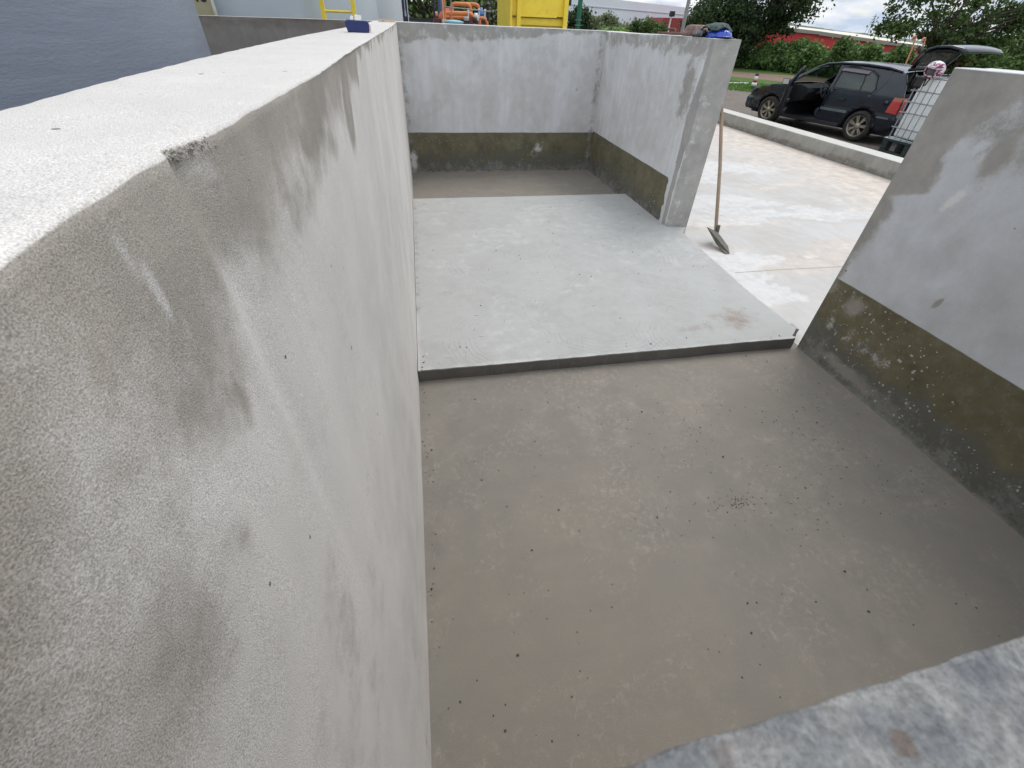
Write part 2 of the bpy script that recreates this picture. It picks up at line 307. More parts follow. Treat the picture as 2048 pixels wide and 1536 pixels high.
# ------------------------------------------------------------------ swept concrete wall
def set_mask(me, arr):
    ca = me.color_attributes.new('mask', 'FLOAT_COLOR', 'POINT')
    ca.data.foreach_set('color', np.asarray(arr, dtype=np.float32).ravel())
def grid_obj(name, P, mask, mat, parent=None, closed=False, smooth=True, caps=False, mats=None):
    """P: (nu, nv, 3) grid; closed wraps v"""
    nu, nv, _ = P.shape; V = P.reshape(-1, 3).tolist(); F = []
    for i in range(nu - 1):
        for j in range(nv if closed else nv - 1):
            j2 = (j + 1) % nv; F.append((i * nv + j, (i + 1) * nv + j, (i + 1) * nv + j2, i * nv + j2))
    MK = mask.reshape(-1, 4).tolist() if mask is not None else None
    if caps:
        for i in (0, nu - 1):
            half = nv // 2; K = 5; base = i * nv; prev = [base + j for j in range(half)]
            far = [base + nv - 1 - j for j in range(half)]
            for k in range(1, K + 1):
                if k < K:
                    cur = []
                    for j in range(half):
                        a = np.array(V[prev[0] if False else base + j]); b_ = np.array(V[far[j]]); t = k / K
                        V.append((a + (b_ - a) * t).tolist()); cur.append(len(V) - 1)
                        if MK is not None: MK.append([MK[base + j][q] * (1 - t) + MK[far[j]][q] * t for q in range(4)])
                else: cur = far
                for j in range(half - 1): F.append((prev[j], prev[j + 1], cur[j + 1], cur[j]) if i else (prev[j], cur[j], cur[j + 1], prev[j + 1]))
                prev = cur
    me = bpy.data.meshes.new(name); me.from_pydata(V, [], F); me.materials.append(mat)
    me.polygons.foreach_set('use_smooth', [smooth] * len(me.polygons))
    if MK is not None: set_mask(me, MK)
    bm = bmesh.new(); bm.from_mesh(me); bmesh.ops.recalc_face_normals(bm, faces=bm.faces); bm.to_mesh(me); bm.free()
    try: me.set_sharp_from_angle(angle=R(50))
    except Exception: pass
    o = bpy.data.objects.new(name, me); col.objects.link(o)
    if parent is not None: o.parent = parent
    return o
def wall(name, p0, p1, side, thick, Ht, mat, us, zs, paint=None, edge=None, rnd=.006, seed=0, undul=.003, z0=-.05, wob=1.0):
    """inner face along p0->p1 (2D), body extends 'side' (unit 2D) by thick(u). Ht(u)=top height."""
    p0 = np.array(p0, float); p1 = np.array(p1, float); Ln = np.hypot(*(p1 - p0)); d = (p1 - p0) / Ln; n = np.array(side, float)
    us = np.array(us, float) * Ln; zs = np.array(zs, float)      # zs 0..1
    rows = []; masks = []
    th = np.array([thick(u) if callable(thick) else thick for u in us]); H = np.array([Ht(u) if callable(Ht) else Ht for u in us])
    ew = (fbm(us, us * 0, 3.0, seed, 5) - .5) * .010 + (fbm(us, us * 0, 25.0, seed + 3, 3) - .5) * .005   # wobble of the inner arris
    eo = (fbm(us, us * 0 + 5, 3.0, seed + 9, 5) - .5) * .016 + (fbm(us, us * 0 + 5, 30.0, seed + 5, 3) - .5) * .007
    ew = ew * wob; eo = eo * wob
    if edge is not None: ew = ew + edge(us)
    cols = []   # list of (off, z, kind)
    for z in zs: cols.append(('in', z))
    for a in (.25, .6, 1.0): cols.append(('rin', a))
    NT = 12 if wob == 1.0 else 60
    for t in (np.linspace(0, 1, NT) ** (1 if wob == 1.0 else 2.2))[1:-1]: cols.append(('top', t))
    for a in (1.0, .6, .25): cols.append(('rout', a))
    for z in zs[::-1]: cols.append(('out', z))
    G = np.zeros((len(us), len(cols), 3)); UV = np.zeros((len(us), len(cols), 2)); K = []
    for j, (k, a) in enumerate(cols):
        if k == 'in':
            z = z0 + (H - rnd - z0) * a; off = (fbm(us, z, 1.1, seed + 1) - .5) * 2 * undul * 2 - ew * (a ** 8)
        elif k == 'rin':
            ang = a * math.pi / 2; off = rnd * (1 - math.cos(ang)) - ew; z = H - rnd + rnd * math.sin(ang)
        elif k == 'top':
            off = rnd + (th - 2 * rnd) * a + (-ew * (1 - a) + eo * a); z = H + ((fbm(us, off * 3, 2.5, seed + 2) - .5) * .006 + (fbm(us, off, 14, seed + 4) - .5) * .004) * wob
        elif k == 'rout':
            ang = a * math.pi / 2; off = th - rnd * (1 - math.cos(ang)) + eo; z = H - rnd + rnd * math.sin(ang)
        else:
            z = z0 + (H - rnd - z0) * a; off = th + (fbm(us, z, 1.1, seed + 6) - .5) * undul + eo * (a ** 8)
        z = z * np.ones(len(us)); off = off * np.ones(len(us))
        G[:, j, 0] = p0[0] + d[0] * us + n[0] * off; G[:, j, 1] = p0[1] + d[1] * us + n[1] * off; G[:, j, 2] = z
        UV[:, j, 0] = off; UV[:, j, 1] = z; K.append(k)
    mask = np.zeros((len(us), len(cols), 4)); mask[..., 3] = 1
    if paint:
        for j, k in enumerate(K):
            m = paint(G[:, j, 0], G[:, j, 1], G[:, j, 2], k, UV[:, j, 0])
            for q in range(3): mask[:, j, q] = np.clip(m[q], 0, 1)
    return grid_obj(name, G, mask, mat, closed=False, caps=True)

W = 3.114; HW = 1.925
# --- left wall (inner face x=0, body towards -x)
def paint_left(x, y, z, k, off):
    o = np.zeros_like(y); d, b, l = o.copy(), o.copy(), o.copy()
    if k == 'in':
        hh = HW - z
        T = np.interp(y, [0, .12, .2, .5, .8, 1.3, 1.8, 2.6, 8], [.24, .17, .13, .10, .07, .075, .028, .012, .006])
        d = .85 * sstep(T * 2.0, T * .2, hh + .16 * (fbm(y, z, 9, 5, 5) - .5))
        d = np.maximum(d, .55 * sstep(.12, .03, y) ); d = np.maximum(d, .22 * sstep(.35, .62, fbm(y * 1.4, z, 4, 15)) * sstep(.9, .3, y))
        d = np.maximum(d, blob(y, z, .300, 1.763, .022, .05) * .42); d = np.maximum(d, blob(y, z, .21, 1.687, .02, .03) * .3)
        d = np.maximum(d, blob(y, z, 1.26, 1.83, .13, .11, .5)); d = np.maximum(d, blob(y, z, .17, 1.78, .012, .035) * .4)
        d = np.maximum(d, blob(y, z, .195, 1.865, .012, .022)); d = np.maximum(d, blob(y, z, .75, 1.86, .09, .035) * 1.0)
        l = np.maximum(blob(y, z, .268, 1.87, .006, .05, .2), blob(y, z, .185, 1.872, .010, .018) * .55)
        l = np.maximum(l, blob(y, z, .400, 1.904, .036, .012, -.35) * .75)
        l = np.maximum(l, blob(y, z, 1.15, 1.4, .3, .8) * .22)
    else:
        l = o + .62 if k != 'rin' else .62 - .35 * sstep(.36, .2, y)
        d = .15 * (fbm(y, x, 9, 4) > .66)
    return d, b, l
def chip(u):
    y = u
    return -(np.exp(-((y - .74) / .022) ** 2) * .010 + np.exp(-((y - .69) / .03) ** 2) * .004)
us = np.concatenate([np.linspace(0, .10, 110), np.linspace(.10, .3, 110)[1:], np.linspace(.3, 1, 180)[1:]])
zsn = np.concatenate([np.linspace(0, .8, 22), np.linspace(.8, 1, 50)[1:]])
Y0 = -.35; Y1 = 8.30
def th_left(u):
    y = Y0 + u; return float(np.interp(y, [-.4, .2, .52, .72, 1.15, 1.6, 2.5, 4.5, 8], [.19, .195, .2, .218, .246, .26, .285, .29, .31]))
def edge_left(u):
    y = Y0 + u
    # measured wander of the arris (metres, + = out over the pit), with a broken piece near y = .42
    base = np.interp(y, [-.3, .19, .23, .275, .31, .352, .37, .385, .407, .437, .48, .55, .66, .93, 1.4, 8], [0, .001, -.001, -.004, -.006, -.006, -.016, -.014, -.006, -.002, -.001, -.002, .003, .009, .004, .006])
    return base
M_leftwall = wall('concrete_wall', (0, Y0), (0, Y1), (-1, 0), th_left, lambda u: float(np.interp(Y0 + u, [0, 6, 8.3], [HW, HW + .006, HW + .026])), M_left, us, zsn, paint_left, edge_left, rnd=.0035, seed=1, undul=.002)
tag(M_leftwall, 'long pale concrete wall on the left whose broad bright top carries the blue tape measure', 'wall')
# broken lip on the arris: sandy crumbs lying in the chip
mb = MB()
for i in range(200):
    t = random.random(); y = .342 + t * .088
    x = -.013 + .011 * t + random.uniform(-.003, .003); z = HW - .001 - random.random() * (.003 + .014 * t * (1 - .3 * t))
    q = random.uniform(.0003, .0010)
    M = Matrix.Translation((x, y, z)) @ Euler((random.random() * 3, random.random() * 3, random.random() * 3)).to_matrix().to_4x4()
    mb.box((-q, -q * 1.4, -q * .8), (q, q * 1.4, q * .8), 0, M)
rb = mb.build('crumbled_edge', plain('crumb', (.42, .39, .345), .95, var=.5, vs=200), M_leftwall)

mb = MB()
mb.tube([(-.0003, .156, 1.848), (-.0001, .160, 1.845), (-.0002, .1655, 1.843), (0, .169, 1.839), (-.0002, .1745, 1.838), (-.0004, .181, 1.836)], [.0002, .0007, .0009, .0006, .0005, .0001], 6)
mb.build('hairline_crack', plain('crack_dark', (.03, .028, .025), .95), M_leftwall)
# --- back wall (inner face y=8)
def paint_back(x, y, z, k, off):
    o = np.zeros_like(x); d, b, l = o.copy(), o.copy(), o.copy()
    if k == 'in':
        b = sstep(.66, .52, z + .010 * (fbm(x, z, 3, 2) - .5)) * 1.0
        d = sstep(.20, .08, (1.94 - z) + .16 * (fbm(x * .8, z, 2.5, 6) - .45) - .05 * np.sin(x * 1.3 + 1.2)) * .55
        d = np.maximum(d, .4 * sstep(.12, 0, np.abs(x - 3.06))); d = np.maximum(d, .38 * sstep(.22, 0, x))  # darker towards the two corners
        for (cx, cz, r) in [(1.55, 1.42, .09), (1.68, 1.36, .06), (2.75, 1.2, .12), (2.2, 1.62, .07)]: d = np.maximum(d, blob(x, z, cx, cz, r, r * .8) * .28)
        l = np.maximum(l, blob(x, z, 2.15, .35, .16, .26, -.6) * .36); l = l + 0; d = np.maximum(d, sstep(.05, .0, z) * .5)
        l = np.maximum(l, blob(x, z, .05, .15, .1, .3) * .6)
    else: l = o + .5
    return d, b, l
backw = wall('concrete_wall', (-.02, 8.0), (W + .30, 8.0), (0, 1), .28, lambda u: 1.953 - .0035 * u, M_bay, np.linspace(0, 1, 150), np.linspace(0, 1, 90), paint_back, rnd=.006, seed=4)
tag(backw, 'grey concrete back wall of the bay with an olive stained band along its foot', 'wall')
# --- bay right wall: inner face x=W from y=4.93 to y=8
def paint_bayr(x, y, z, k, off):
    o = np.zeros_like(y); d, b, l = o.copy(), o.copy(), o.copy()
    if k == 'in':
        b = sstep(.68, .54, z + .010 * (fbm(y, z, 3, 12) - .5)) * sstep(5.08, 5.20, y + .10 * (fbm(y, z, 12, 31) - .5))
        d = sstep(.26, .08, (1.94 - z) + .2 * (fbm(y, z, 2.5, 16) - .45)) * .5
        cy = 5.02 + .05 * (fbm(z, z, 2, 3) - .5) - .06 * sstep(1.3, 1.9, z)
        wd = .07 + .07 * np.maximum(0, 1 - np.abs(z - 1.2) / .5)
        d = np.maximum(d, .85 * sstep(wd, wd * .3, np.abs(y - cy)))
        d = np.maximum(d, blob(y, z, 5.25, 1.5, .25, .5) * .5); d = np.maximum(d, blob(y, z, 5.2, 1.84, .16, .08) * .9)
        d = np.maximum(d, .58 * (y < 4.945)); l = l + 0; d = np.maximum(d, sstep(.05, .0, z) * .5); l = np.maximum(l, blob(y, z, 5.9, 1.92, .03, .09) * .9)  # first rows painted darker as part of the sunless end face
        d = np.maximum(d, .3 * sstep(7.85, 8, y))  # darker towards the far corner
    elif k in ('top', 'rin') : l = o + .5; 
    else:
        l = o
        d = .66 + .3 * (fbm(y + z, z, 3, 2) - .5)  # caps blend this in: end face painted darker as the side without sun
    return d, b, l
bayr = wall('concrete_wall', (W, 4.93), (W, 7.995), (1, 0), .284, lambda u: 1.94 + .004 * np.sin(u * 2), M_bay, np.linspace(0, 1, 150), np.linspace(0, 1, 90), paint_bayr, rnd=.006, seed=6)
tag(bayr, 'short grey concrete side wall at the far right of the bay with a dark wet streak by its end', 'wall')
# --- near right wall: inner face x=W from y=2.44 back to y=-1.5
def paint_near(x, y, z, k, off):
    o = np.zeros_like(y); d, b, l = o.copy(), o.copy(), o.copy()
    if k == 'in':
        b = sstep(.70, .56, z + .012 * (fbm(y, z, 3, 22) - .5))
        e = 2.44 - y + .16 * (fbm(y, z, 2.6, 9) - .5)
        lim = np.interp(z, [0, .6, .9, 1.15, 1.22, 1.3, 1.5, 1.65, 1.76, 1.9], [.03, .06, .10, .16, .06, .30, .24, .30, .42, .5])
        d = sstep(lim + .07, lim - .07, e) * .8 * (z > .5)
        d = np.maximum(d, sstep(.5, .1, (1.90 - z) + .5 * (fbm(y, z, 2.2, 33) - .45)) * .52)
        for (cy, cz, a_, b_) in [(1.95, 1.55, .10, .22), (1.80, 1.72, .25, .10), (1.55, 1.5, .2, .12), (2.2, .52, .12, .12), (1.9, .1, .6, .08)]: d = np.maximum(d, blob(y, z, cy, cz, a_, b_) * .6)
        d = np.maximum(d, blob(y, z, 1.75, .80, .02, .05, .3) * 1.2); d = np.maximum(d, sstep(.05, .0, z) * .5)
        l = np.maximum(l, blob(y, z, 1.95, .32, .30, .18) * .26); l = np.maximum(l, blob(y, z, 2.3, .35, .1, .3) * .22)
        l = np.maximum(l, blob(y, z, 2.02, 1.32, .05, .16, .5) * .55)
    else: l = o + .45
    return d, b, l
nearr = wall('concrete_wall', (W, 2.44), (W, -1.5), (1, 0), .284, lambda u: 1.887, M_near, np.concatenate([np.linspace(0, .6, 200), np.linspace(.6, 1, 30)[1:]]), np.linspace(0, 1, 110), paint_near, rnd=.006, seed=8)
tag(nearr, 'near right concrete wall with wet brown stains and splashed white flecks on its olive foot band', 'wall')
# --- front wall just under the camera
def paint_front(x, y, z, k, off):
    l = x * 0 + (.35 if k == 'rin' else 0)
    d = blob(x, y, .241, .0030, .0042, .0026, .7) * 1.15 + .6 * sstep(.60, .72, fbm(x, y, 90, 21))
    return d, x * 0, l
frontw = wall('concrete_wall', (.005, .0002), (W - .02, .160), (.0513, -.99868), .22, lambda u: 1.90 + 0 * u, M_front, np.concatenate([np.linspace(0, .25, 260), np.linspace(.25, 1, 60)[1:]]), np.linspace(0, 1, 24), paint_front, rnd=.0012, seed=10, undul=.0, wob=.1)
tag(frontw, 'blurred rough concrete wall top close in the lower right corner', 'wall')
# real chunky relief on its top
me = frontw.data
for v in me.vertices:
    if v.co.z > 1.893 and v.co.x < .9:
        v.co.z += (vnoise(v.co.x, v.co.y, 260, 3) - .5) * .0016 + (vnoise(v.co.x, v.co.y, 60, 5) - .5) * .0012
        v.co.y += (vnoise(v.co.x, v.co.z, 160, 8) - .5) * .0006

# ------------------------------------------------------------------ floors
def sheet(name, x0, x1, y0, y1, z, mat, nx, ny, paint=None, bump=.002, sc=1.2, seed=0, fx=None):
    xs = np.linspace(x0, x1, nx); ys = np.linspace(y0, y1, ny); X, Y = np.meshgrid(xs, ys, indexing='ij')
    if fx: X = fx(X, Y)
    Z = z + (fbm(X, Y, sc, seed) - .5) * 2 * bump
    G = np.stack([X, Y, Z], -1); m = np.zeros(G.shape[:2] + (4,)); m[..., 3] = 1
    if paint:
        p = paint(X, Y)
        for q in range(3): m[..., q] = np.clip(p[q], 0, 1)
    return grid_obj(name, G, m, mat)
def paint_floor(X, Y):
    d = np.maximum(sstep(.16, .02, X) * .42, sstep(.05, .0, W - X) * .35) + .3 * sstep(.06, .0, 2.44 - Y) * (Y < 2.45)  # gradient beside the left wall is painted ambient shade; thin edge lines are dirt
    d = np.maximum(d, blob(X, Y, 2.05, 1.0, .05, .02) * .8)
    l = .16 * (1 - np.abs(fbm(X, Y, 1.1, 41) * 2 - 1.02) * 12).clip(0, 1) + .16 * sstep(.48, .70, fbm(X, Y, 2.2, 44)) + .12 * blob(X, Y, 1.2, 1.9, .8, .4)
    return d, X * 0, l
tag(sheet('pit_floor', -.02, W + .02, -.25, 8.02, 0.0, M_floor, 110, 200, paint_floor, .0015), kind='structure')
# slab across the opening
def slab_right(y): return float(np.interp(y, [2.40, 2.47, 2.50, 2.575, 2.62, 3.2, 4.70, 4.88, 4.93, 5.0, 7], [3.04, 3.035, 3.075, 3.155, 3.14, 3.135, 3.225, 3.36, 3.12, W - .004, W - .004]))
sy = np.concatenate([np.linspace(2.433, 2.65, 26), np.linspace(2.65, 4.8, 90)[1:], np.linspace(4.8, 5.02, 20)[1:], np.linspace(5.02, 6.265, 60)[1:]])
G = []; MK = []
nx = 110
for y in sy:
    xr = slab_right(y) + (vnoise(y, 1.0, 30, 2) - .5) * .012; xs = np.linspace(.004, xr, nx)
    yy = y + ((fbm(xs, xs * 0, 3, 7) - .5) * .016 + (fbm(xs, xs * 0, 24, 9) - .5) * .008) * (abs(y - 2.433) < .03)
    row = [(x, yv, -.02) for x, yv in zip(xs[:1], yy[:1])]
    row = []
    zt = .100 + (fbm(xs, np.full(nx, y), 1.5, 3) - .5) * .006
    for x, yv, z in zip(xs, yy, zt): row.append((x, yv, z))
    row.append((xr, yy[-1], .09)); row.append((xr + .004, yy[-1], .04)); row.append((xr + .006, yy[-1], -.03))
    G.append(row)
G = np.array(G)
front = G[0].copy(); rows = [front]
def lower(r, z, dy):
    q = r.copy(); q[:, 2] = np.minimum(q[:, 2], z); q[:, 1] = q[:, 1] + dy; return q
pre = [lower(front, -.03, .004), lower(front, .03, .002), lower(front, .088, -.0015)]
post = [lower(G[-1], .085, 0), lower(G[-1], -.03, 0)]
G = np.concatenate([np.array(pre), G, np.array(post)], 0)
mk = np.zeros(G.shape[:2] + (4,)); mk[..., 3] = 1
X, Y, Z = G[..., 0], G[..., 1], G[..., 2]
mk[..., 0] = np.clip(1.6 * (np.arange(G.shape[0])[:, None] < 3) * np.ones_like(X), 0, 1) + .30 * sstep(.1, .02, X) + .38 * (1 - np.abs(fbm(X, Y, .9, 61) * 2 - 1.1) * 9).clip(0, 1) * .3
mk[..., 1] = np.maximum(blob(X, Y, 2.72, 2.78, .34, .26, .4), blob(X, Y, 2.3, 2.68, .5, .14) * .6) * .46
mk[..., 2] = np.maximum(sstep(.05, .0, Y - 2.44) * .42, .6 * sstep(.05, .02, X) * (Y < 3.2)) + .25 * (fbm(X, Y, 1.4, 51) > .58)
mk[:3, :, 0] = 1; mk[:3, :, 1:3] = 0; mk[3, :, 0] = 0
mk = np.clip(mk, 0, 1)
slab = grid_obj('concrete_slab', G, mk, M_slab)
tag(slab, 'pale trowelled concrete slab laid across the bay with a dark wet front edge', 'slab')
# yard
def paint_yard(X, Y):
    k = sstep(3.2, .5, 8.9 - X + 1.4 * (fbm(X, Y, .8, 9) - .5)) * .95
    k = np.maximum(k, .55 * (fbm(X * .5, Y * 1.6, .9, 77) > .60)); k = np.maximum(k, sstep(7, 11, Y) * .6)
    l = .6 * (fbm(X * .6, Y * 1.4, 1.1, 71) > .52) * sstep(8.4, 5.5, X)
    return k, X * 0, l
tag(sheet('yard_paving', W + .02, 9.05, -3, 17, -.004, M_yard, 120, 300, paint_yard, .004), kind='structure')
j = MB()
j.tube([(3.40, 3.80, .001), (4.0, 3.815, .002), (4.6, 3.80, .001), (5.6, 3.83, .001)], .0022, 6); tag(j.build('joint_line', plain('joint', (.50, .475, .44))), kind='structure')
# ground everywhere else
def flat(name, poly, z, mat, sub=0):
    mb = MB(); mb.add([(x, y, z) for x, y in poly], [tuple(range(len(poly)))]); o = mb.build(name, mat); tag(o, kind='structure'); return o
flat('land', [(-400, -200), (700, -200), (700, 700), (-400, 700)], -.10, M_land)
flat('gravel_ground', [(-40, -25), (60, -25), (60, 60), (-40, 60)], -.06, M_gravel)
flat('gravel_lot', [(9.0, -6), (32, -6), (32, 16.5), (22.6, 13.2), (14.7, 19.87), (13.8, 23.0), (9.0, 30)], -.01, M_gravel)
flat('grass_verge', [(12.5, 23.5), (14.2, 21.9), (14.7, 19.87), (24, 11.8), (27.5, 15.5), (19.53, 25.14), (18.47, 26.995), (15, 32), (10, 32)], .0, M_grassg)
flat('dirt_road', [(15, 32), (18.47, 26.995), (19.53, 25.14), (27.5, 15.5), (32, 19), (23.2, 29.4), (20.99, 30.89), (18, 36)], .004, M_dirt)
flat('grass_strip', [(18, 36), (20.99, 30.89), (23.2, 29.4), (32, 19), (60, 40), (60, 60), (18, 60)], .008, M_grassg)

# --- kerb (low wall) round the yard
def paint_kerb(x, y, z, k, off):
    o = np.zeros_like(y)
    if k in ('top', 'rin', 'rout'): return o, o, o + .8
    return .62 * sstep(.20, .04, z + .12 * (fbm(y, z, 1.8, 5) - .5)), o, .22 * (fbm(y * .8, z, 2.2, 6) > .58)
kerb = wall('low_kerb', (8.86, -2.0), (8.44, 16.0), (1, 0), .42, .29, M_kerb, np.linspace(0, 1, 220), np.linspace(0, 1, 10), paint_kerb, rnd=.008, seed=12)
tag(kerb, 'low concrete kerb wall with a bright top between the yard and the dark car', 'kerb')

# --- wall behind on the left
def paint_rear(x, y, z, k, off):
    o = np.zeros_like(x)
    if k in ('top', 'rin', 'rout'): return o, o, o + .75
    return .6 * sstep(.22, .04, (1.92 - z) + .1 * (fbm(x, z, 2, 3) - .5)), o, o
rearw = wall('concrete_wall', (-9.0, 9.25), (.05, 9.30), (0, 1), .2, lambda u: 1.885 + .0065 * u, M_rear, np.linspace(0, 1, 160), np.linspace(0, 1, 40), paint_rear, rnd=.006, seed=14)
tag(rearw, 'dull brown concrete wall standing in front of the pale blue tank with the yellow ladder', 'wall')

# ------------------------------------------------------------------ tanks
def tank(name, label, c, r, h, mat, n=96, rim=None):
    t = thing(name, label, 'tank', (c[0], c[1], 0))
    m = MB(); m.lathe([(r, 0), (r, h), (r * .99, h + .02)], n=n); m.lathe([(r * .99, h + .02), (.01, h + r * .18)], n=n)
    m.build('shell', mat, t)
    m = MB(); m.lathe([(r + .005, h - .07), (r + .04, h - .07), (r + .04, h), (r + .005, h)], n=n); m.build('rim', mat, t)
    return t
def paintmat(name, c, c2, bsc=(1, 1, 14), bump=.5, rough=.38, sc=3, spk=True):
    m, nt, b = new_mat(name); g = N(nt, 'ShaderNodeNewGeometry'); P = g.outputs['Position']
    Q = mapping(nt, P, scale=bsc)
    n = noise(nt, Q, sc, 6, .6, .3); cc = mixc(nt, mrange(nt, n, .3, .7), c, c2)
    if spk:
        q = noise(nt, mapping(nt, P, scale=(7, 7, 26)), 2.2, 4, .7); cc = mixc(nt, mrange(nt, q, .66, .74, 0, .35), cc, tuple(min(1, x * 1.9) for x in c))
    nt.links.new(cc, b.inputs['Base Color']); b.inputs['Roughness'].default_value = rough
    bp = N(nt, 'ShaderNodeBump'); bp.inputs['Strength'].default_value = bump; bp.inputs['Distance'].default_value = .012
    nt.links.new(noise(nt, mapping(nt, P, scale=(3, 3, 9)), 9, 6, .65), bp.inputs['Height']); nt.links.new(bp.outputs[0], b.inputs['Normal']); return m
tank('dark_tank', 'big slate grey painted tank at the far left behind the long wall', (-3.42, 3.77), 2.2, 3.4, paintmat('slate_paint', (.125, .145, .185), (.155, .178, .22), bump=.22))
PALE = paintmat('pale_blue_paint', (.33, .38, .41), (.37, .42, .45), (1, 1, 1), .15, .45, 1.2, False)
PALE2 = paintmat('pale_grey_paint', (.40, .44, .47), (.44, .48, .51), (1, 1, 1), .15, .45, 1.2, False)
tank('pale_tank', 'pale blue grey storage tank carrying the yellow ladder', (-3.477, 13.0), 3.0, 6.0, PALE)
tank('pale_tank', 'narrower pale grey tank partly hidden at the right of the ladder tank', (-1.96, 18.9), 2.0, 6.5, PALE2)
M_yel = plain('yellow_paint', (.84, .64, .05), .45, var=.06, vs=3, dirt=(.45, .33, .05), dirt_amt=.3)
t = thing('ladder', 'yellow steel ladder fixed to the pale blue tank', 'ladder', (0, 0, 0))
for xx in (-1.297, -.769):
    m = MB(); m.box((xx - .035, 10.50, .1), (xx + .035, 10.58, 5.0)); m.build('rail', M_yel, t, bevel=.006)
for i in range(16):
    m = MB(); z = .55 + i * .295 + .015; m.tube([(-1.30, 10.54, z), (-.77, 10.54, z)], .018, 10); m.build('rung', M_yel, t)
for z in (1.0, 3.0, 4.6):
    for xx in (-1.297, -.769):
        m = MB(); m.tube([(xx, 10.58, z), (xx, 10.99, z)], .02, 8); m.build('bracket', M_yel, t)
# numbered panel
t = thing('number_panel', 'olive beige panel with the black number 13 in front of the pale tank', 'panel')
m = MB(); m.box((-3.17, 9.80, 0), (-2.87, 9.86, 2.6)); m.build('board', plain('olive_board', (.36, .33, .20), .6, vs=2), t)
m = MB(); m.box((-3.24, 9.84, 0), (-3.172, 9.90, 2.6)); m.build('side_post', plain('purple_dark', (.07, .06, .10), .5), t)
m = MB(); m.box((-2.868, 9.79, 0), (-2.845, 9.87, 2.6)); m.build('edge_strip', plain('pale_strip', (.55, .56, .50), .5), t)
fc = bpy.data.curves.new('t', 'FONT'); fc.body = '13'; fc.size = .20; fc.align_x = 'CENTER'; fc.extrude = .002; fc.offset = .006
fo = bpy.data.objects.new('t', fc); col.objects.link(fo); bpy.context.view_layer.update()
me = bpy.data.meshes.new_from_object(fo); bpy.data.objects.remove(fo)
o = bpy.data.objects.new('number', me); col.objects.link(o); me.materials.clear(); me.materials.append(plain('black_ink', (.012, .012, .015), .5))
o.parent = t; o.rotation_euler = (R(90), 0, 0); o.location = (-3.01, 9.796, 2.09)
# navy gauge post
t = thing('gauge_post', 'dark navy post with a pale level gauge between the pale tank and the greenery', 'post', (.135, 15.6, 0))
m = MB(); m.box((-.085, -.06, 0), (.05, .06, 4)); m.build('column', plain('navy', (.015, .02, .05), .35), t, bevel=.005)
m = MB(); m.box((.05, -.07, 0), (.068, .05, 4)); m.build('white_edge', plain('white_edge', (.7, .7, .7), .4), t)
m = MB(); m.box((-.03, -.075, 2.02), (.012, -.061, 2.14)); m.tube([(-.01, -.07, 2.14), (-.02, -.07, 3)], .012, 8); m.build('gauge', plain('gauge_grey', (.38, .42, .45), .3), t)

# ------------------------------------------------------------------ things beyond the back wall
M_or = plain('orange_pipe', (.62, .19, .05), .45, var=.12, vs=5, dirt=(.4, .16, .06))
M_pink = plain('faded_pipe', (.72, .36, .28), .5); M_gal = plain('galvanised', (.22, .24, .24), .5)
M_blk = plain('black_paint', (.012, .012, .014), .45); M_white = plain('white_paint', (.75, .75, .74), .5); M_mar = plain('maroon', (.10, .02, .025), .5)
M_blue = plain('blue_valve', (.05, .16, .42), .4); M_cy = plain('light_blue_cover', (.25, .52, .60), .5); M_grn = plain('green_paint', (.01, .14, .075), .45)
def elbow(pts, r=.12, n=5):
    """polyline with rounded corners"""
    P = [Vector(p) for p in pts]; outp = [P[0]]
    for i in range(1, len(P) - 1):
        a = (P[i - 1] - P[i]).normalized(); b = (P[i + 1] - P[i]).normalized()
        for k in range(n + 1):
            tt = k / n; q = P[i] + a * r * (1 - tt) ** 2 + b * r * tt ** 2; outp.append(q)
    outp.append(P[-1]); return outp
t = thing('pipe_manifold', 'orange fire pipes with flanges and valves seen over the back wall', 'pipework', (0, 0, 0))
def pipe(pts, r, mat=M_or, name='pipe', rad=.12):
    m = MB(); m.tube(elbow(pts, rad), r, 14); return m.build(name, mat, t)
pipe([(.84, 12, .5), (.84, 12, 2.095), (1.56, 12.0, 2.10), (1.57, 12, .5)], .040)
pipe([(1.12, 12.5, .5), (1.12, 12.5, 2.26), (1.56, 12.5, 2.262), (1.56, 12.5, .5)], .036)
pipe([(1.30, 12.9, 2.27), (1.80, 12.9, 2.275), (1.80, 12.9, .5)], .034)
pipe([(1.0, 12.7, 2.03), (1.95, 12.7, 2.045), (1.95, 12.7, .5)], .030)
pipe([(1.0, 13, 2.15), (1.22, 13, 2.15)], .035, plain('coral_pipe', (.75, .16, .08), .4))
pipe([(.70, 12, 2.06), (.80, 12, 2.07)], .045, M_pink)
pipe([(.925, 11.7, .4), (.935, 11.7, 3.2)], .020, M_or, rad=.01); pipe([(.895, 11.7, .4), (.90, 11.7, 3.2)], .018, M_pink, rad=.01)
pipe([(1.055, 11.6, .4), (1.06, 11.6, 3.2)], .011, M_gal, 'conduit'); pipe([(.92, 11.65, 2.19), (1.90, 11.8, 2.15)], .010, M_gal, 'conduit')
pipe([(.72, 11.9, .4), (.725, 11.9, 3.2)], .025, M_blk, 'post'); pipe([(.86, 12.2, .4), (.865, 12.2, 3.2)], .04, plain('slate_blue', (.06, .10, .2), .4), 'post')
for (x, y, z) in ((1.57, 11.99, 2.0), (1.43, 12.3, 2.05), (1.66, 12.3, 2.06)):
    m = MB(); m.lathe([(.0, -.05), (.062, -.05), (.062, .05), (.0, .05)], c=(x, y, z), n=16, M=Matrix.Rotation(R(90), 4, 'Y')); m.build('flange', M_white if x != 1.57 else M_blk, t)
m = MB(); m.box((1.47, 11.93, 1.6), (1.54, 12.0, 2.04)); m.build('bracket', M_mar, t)
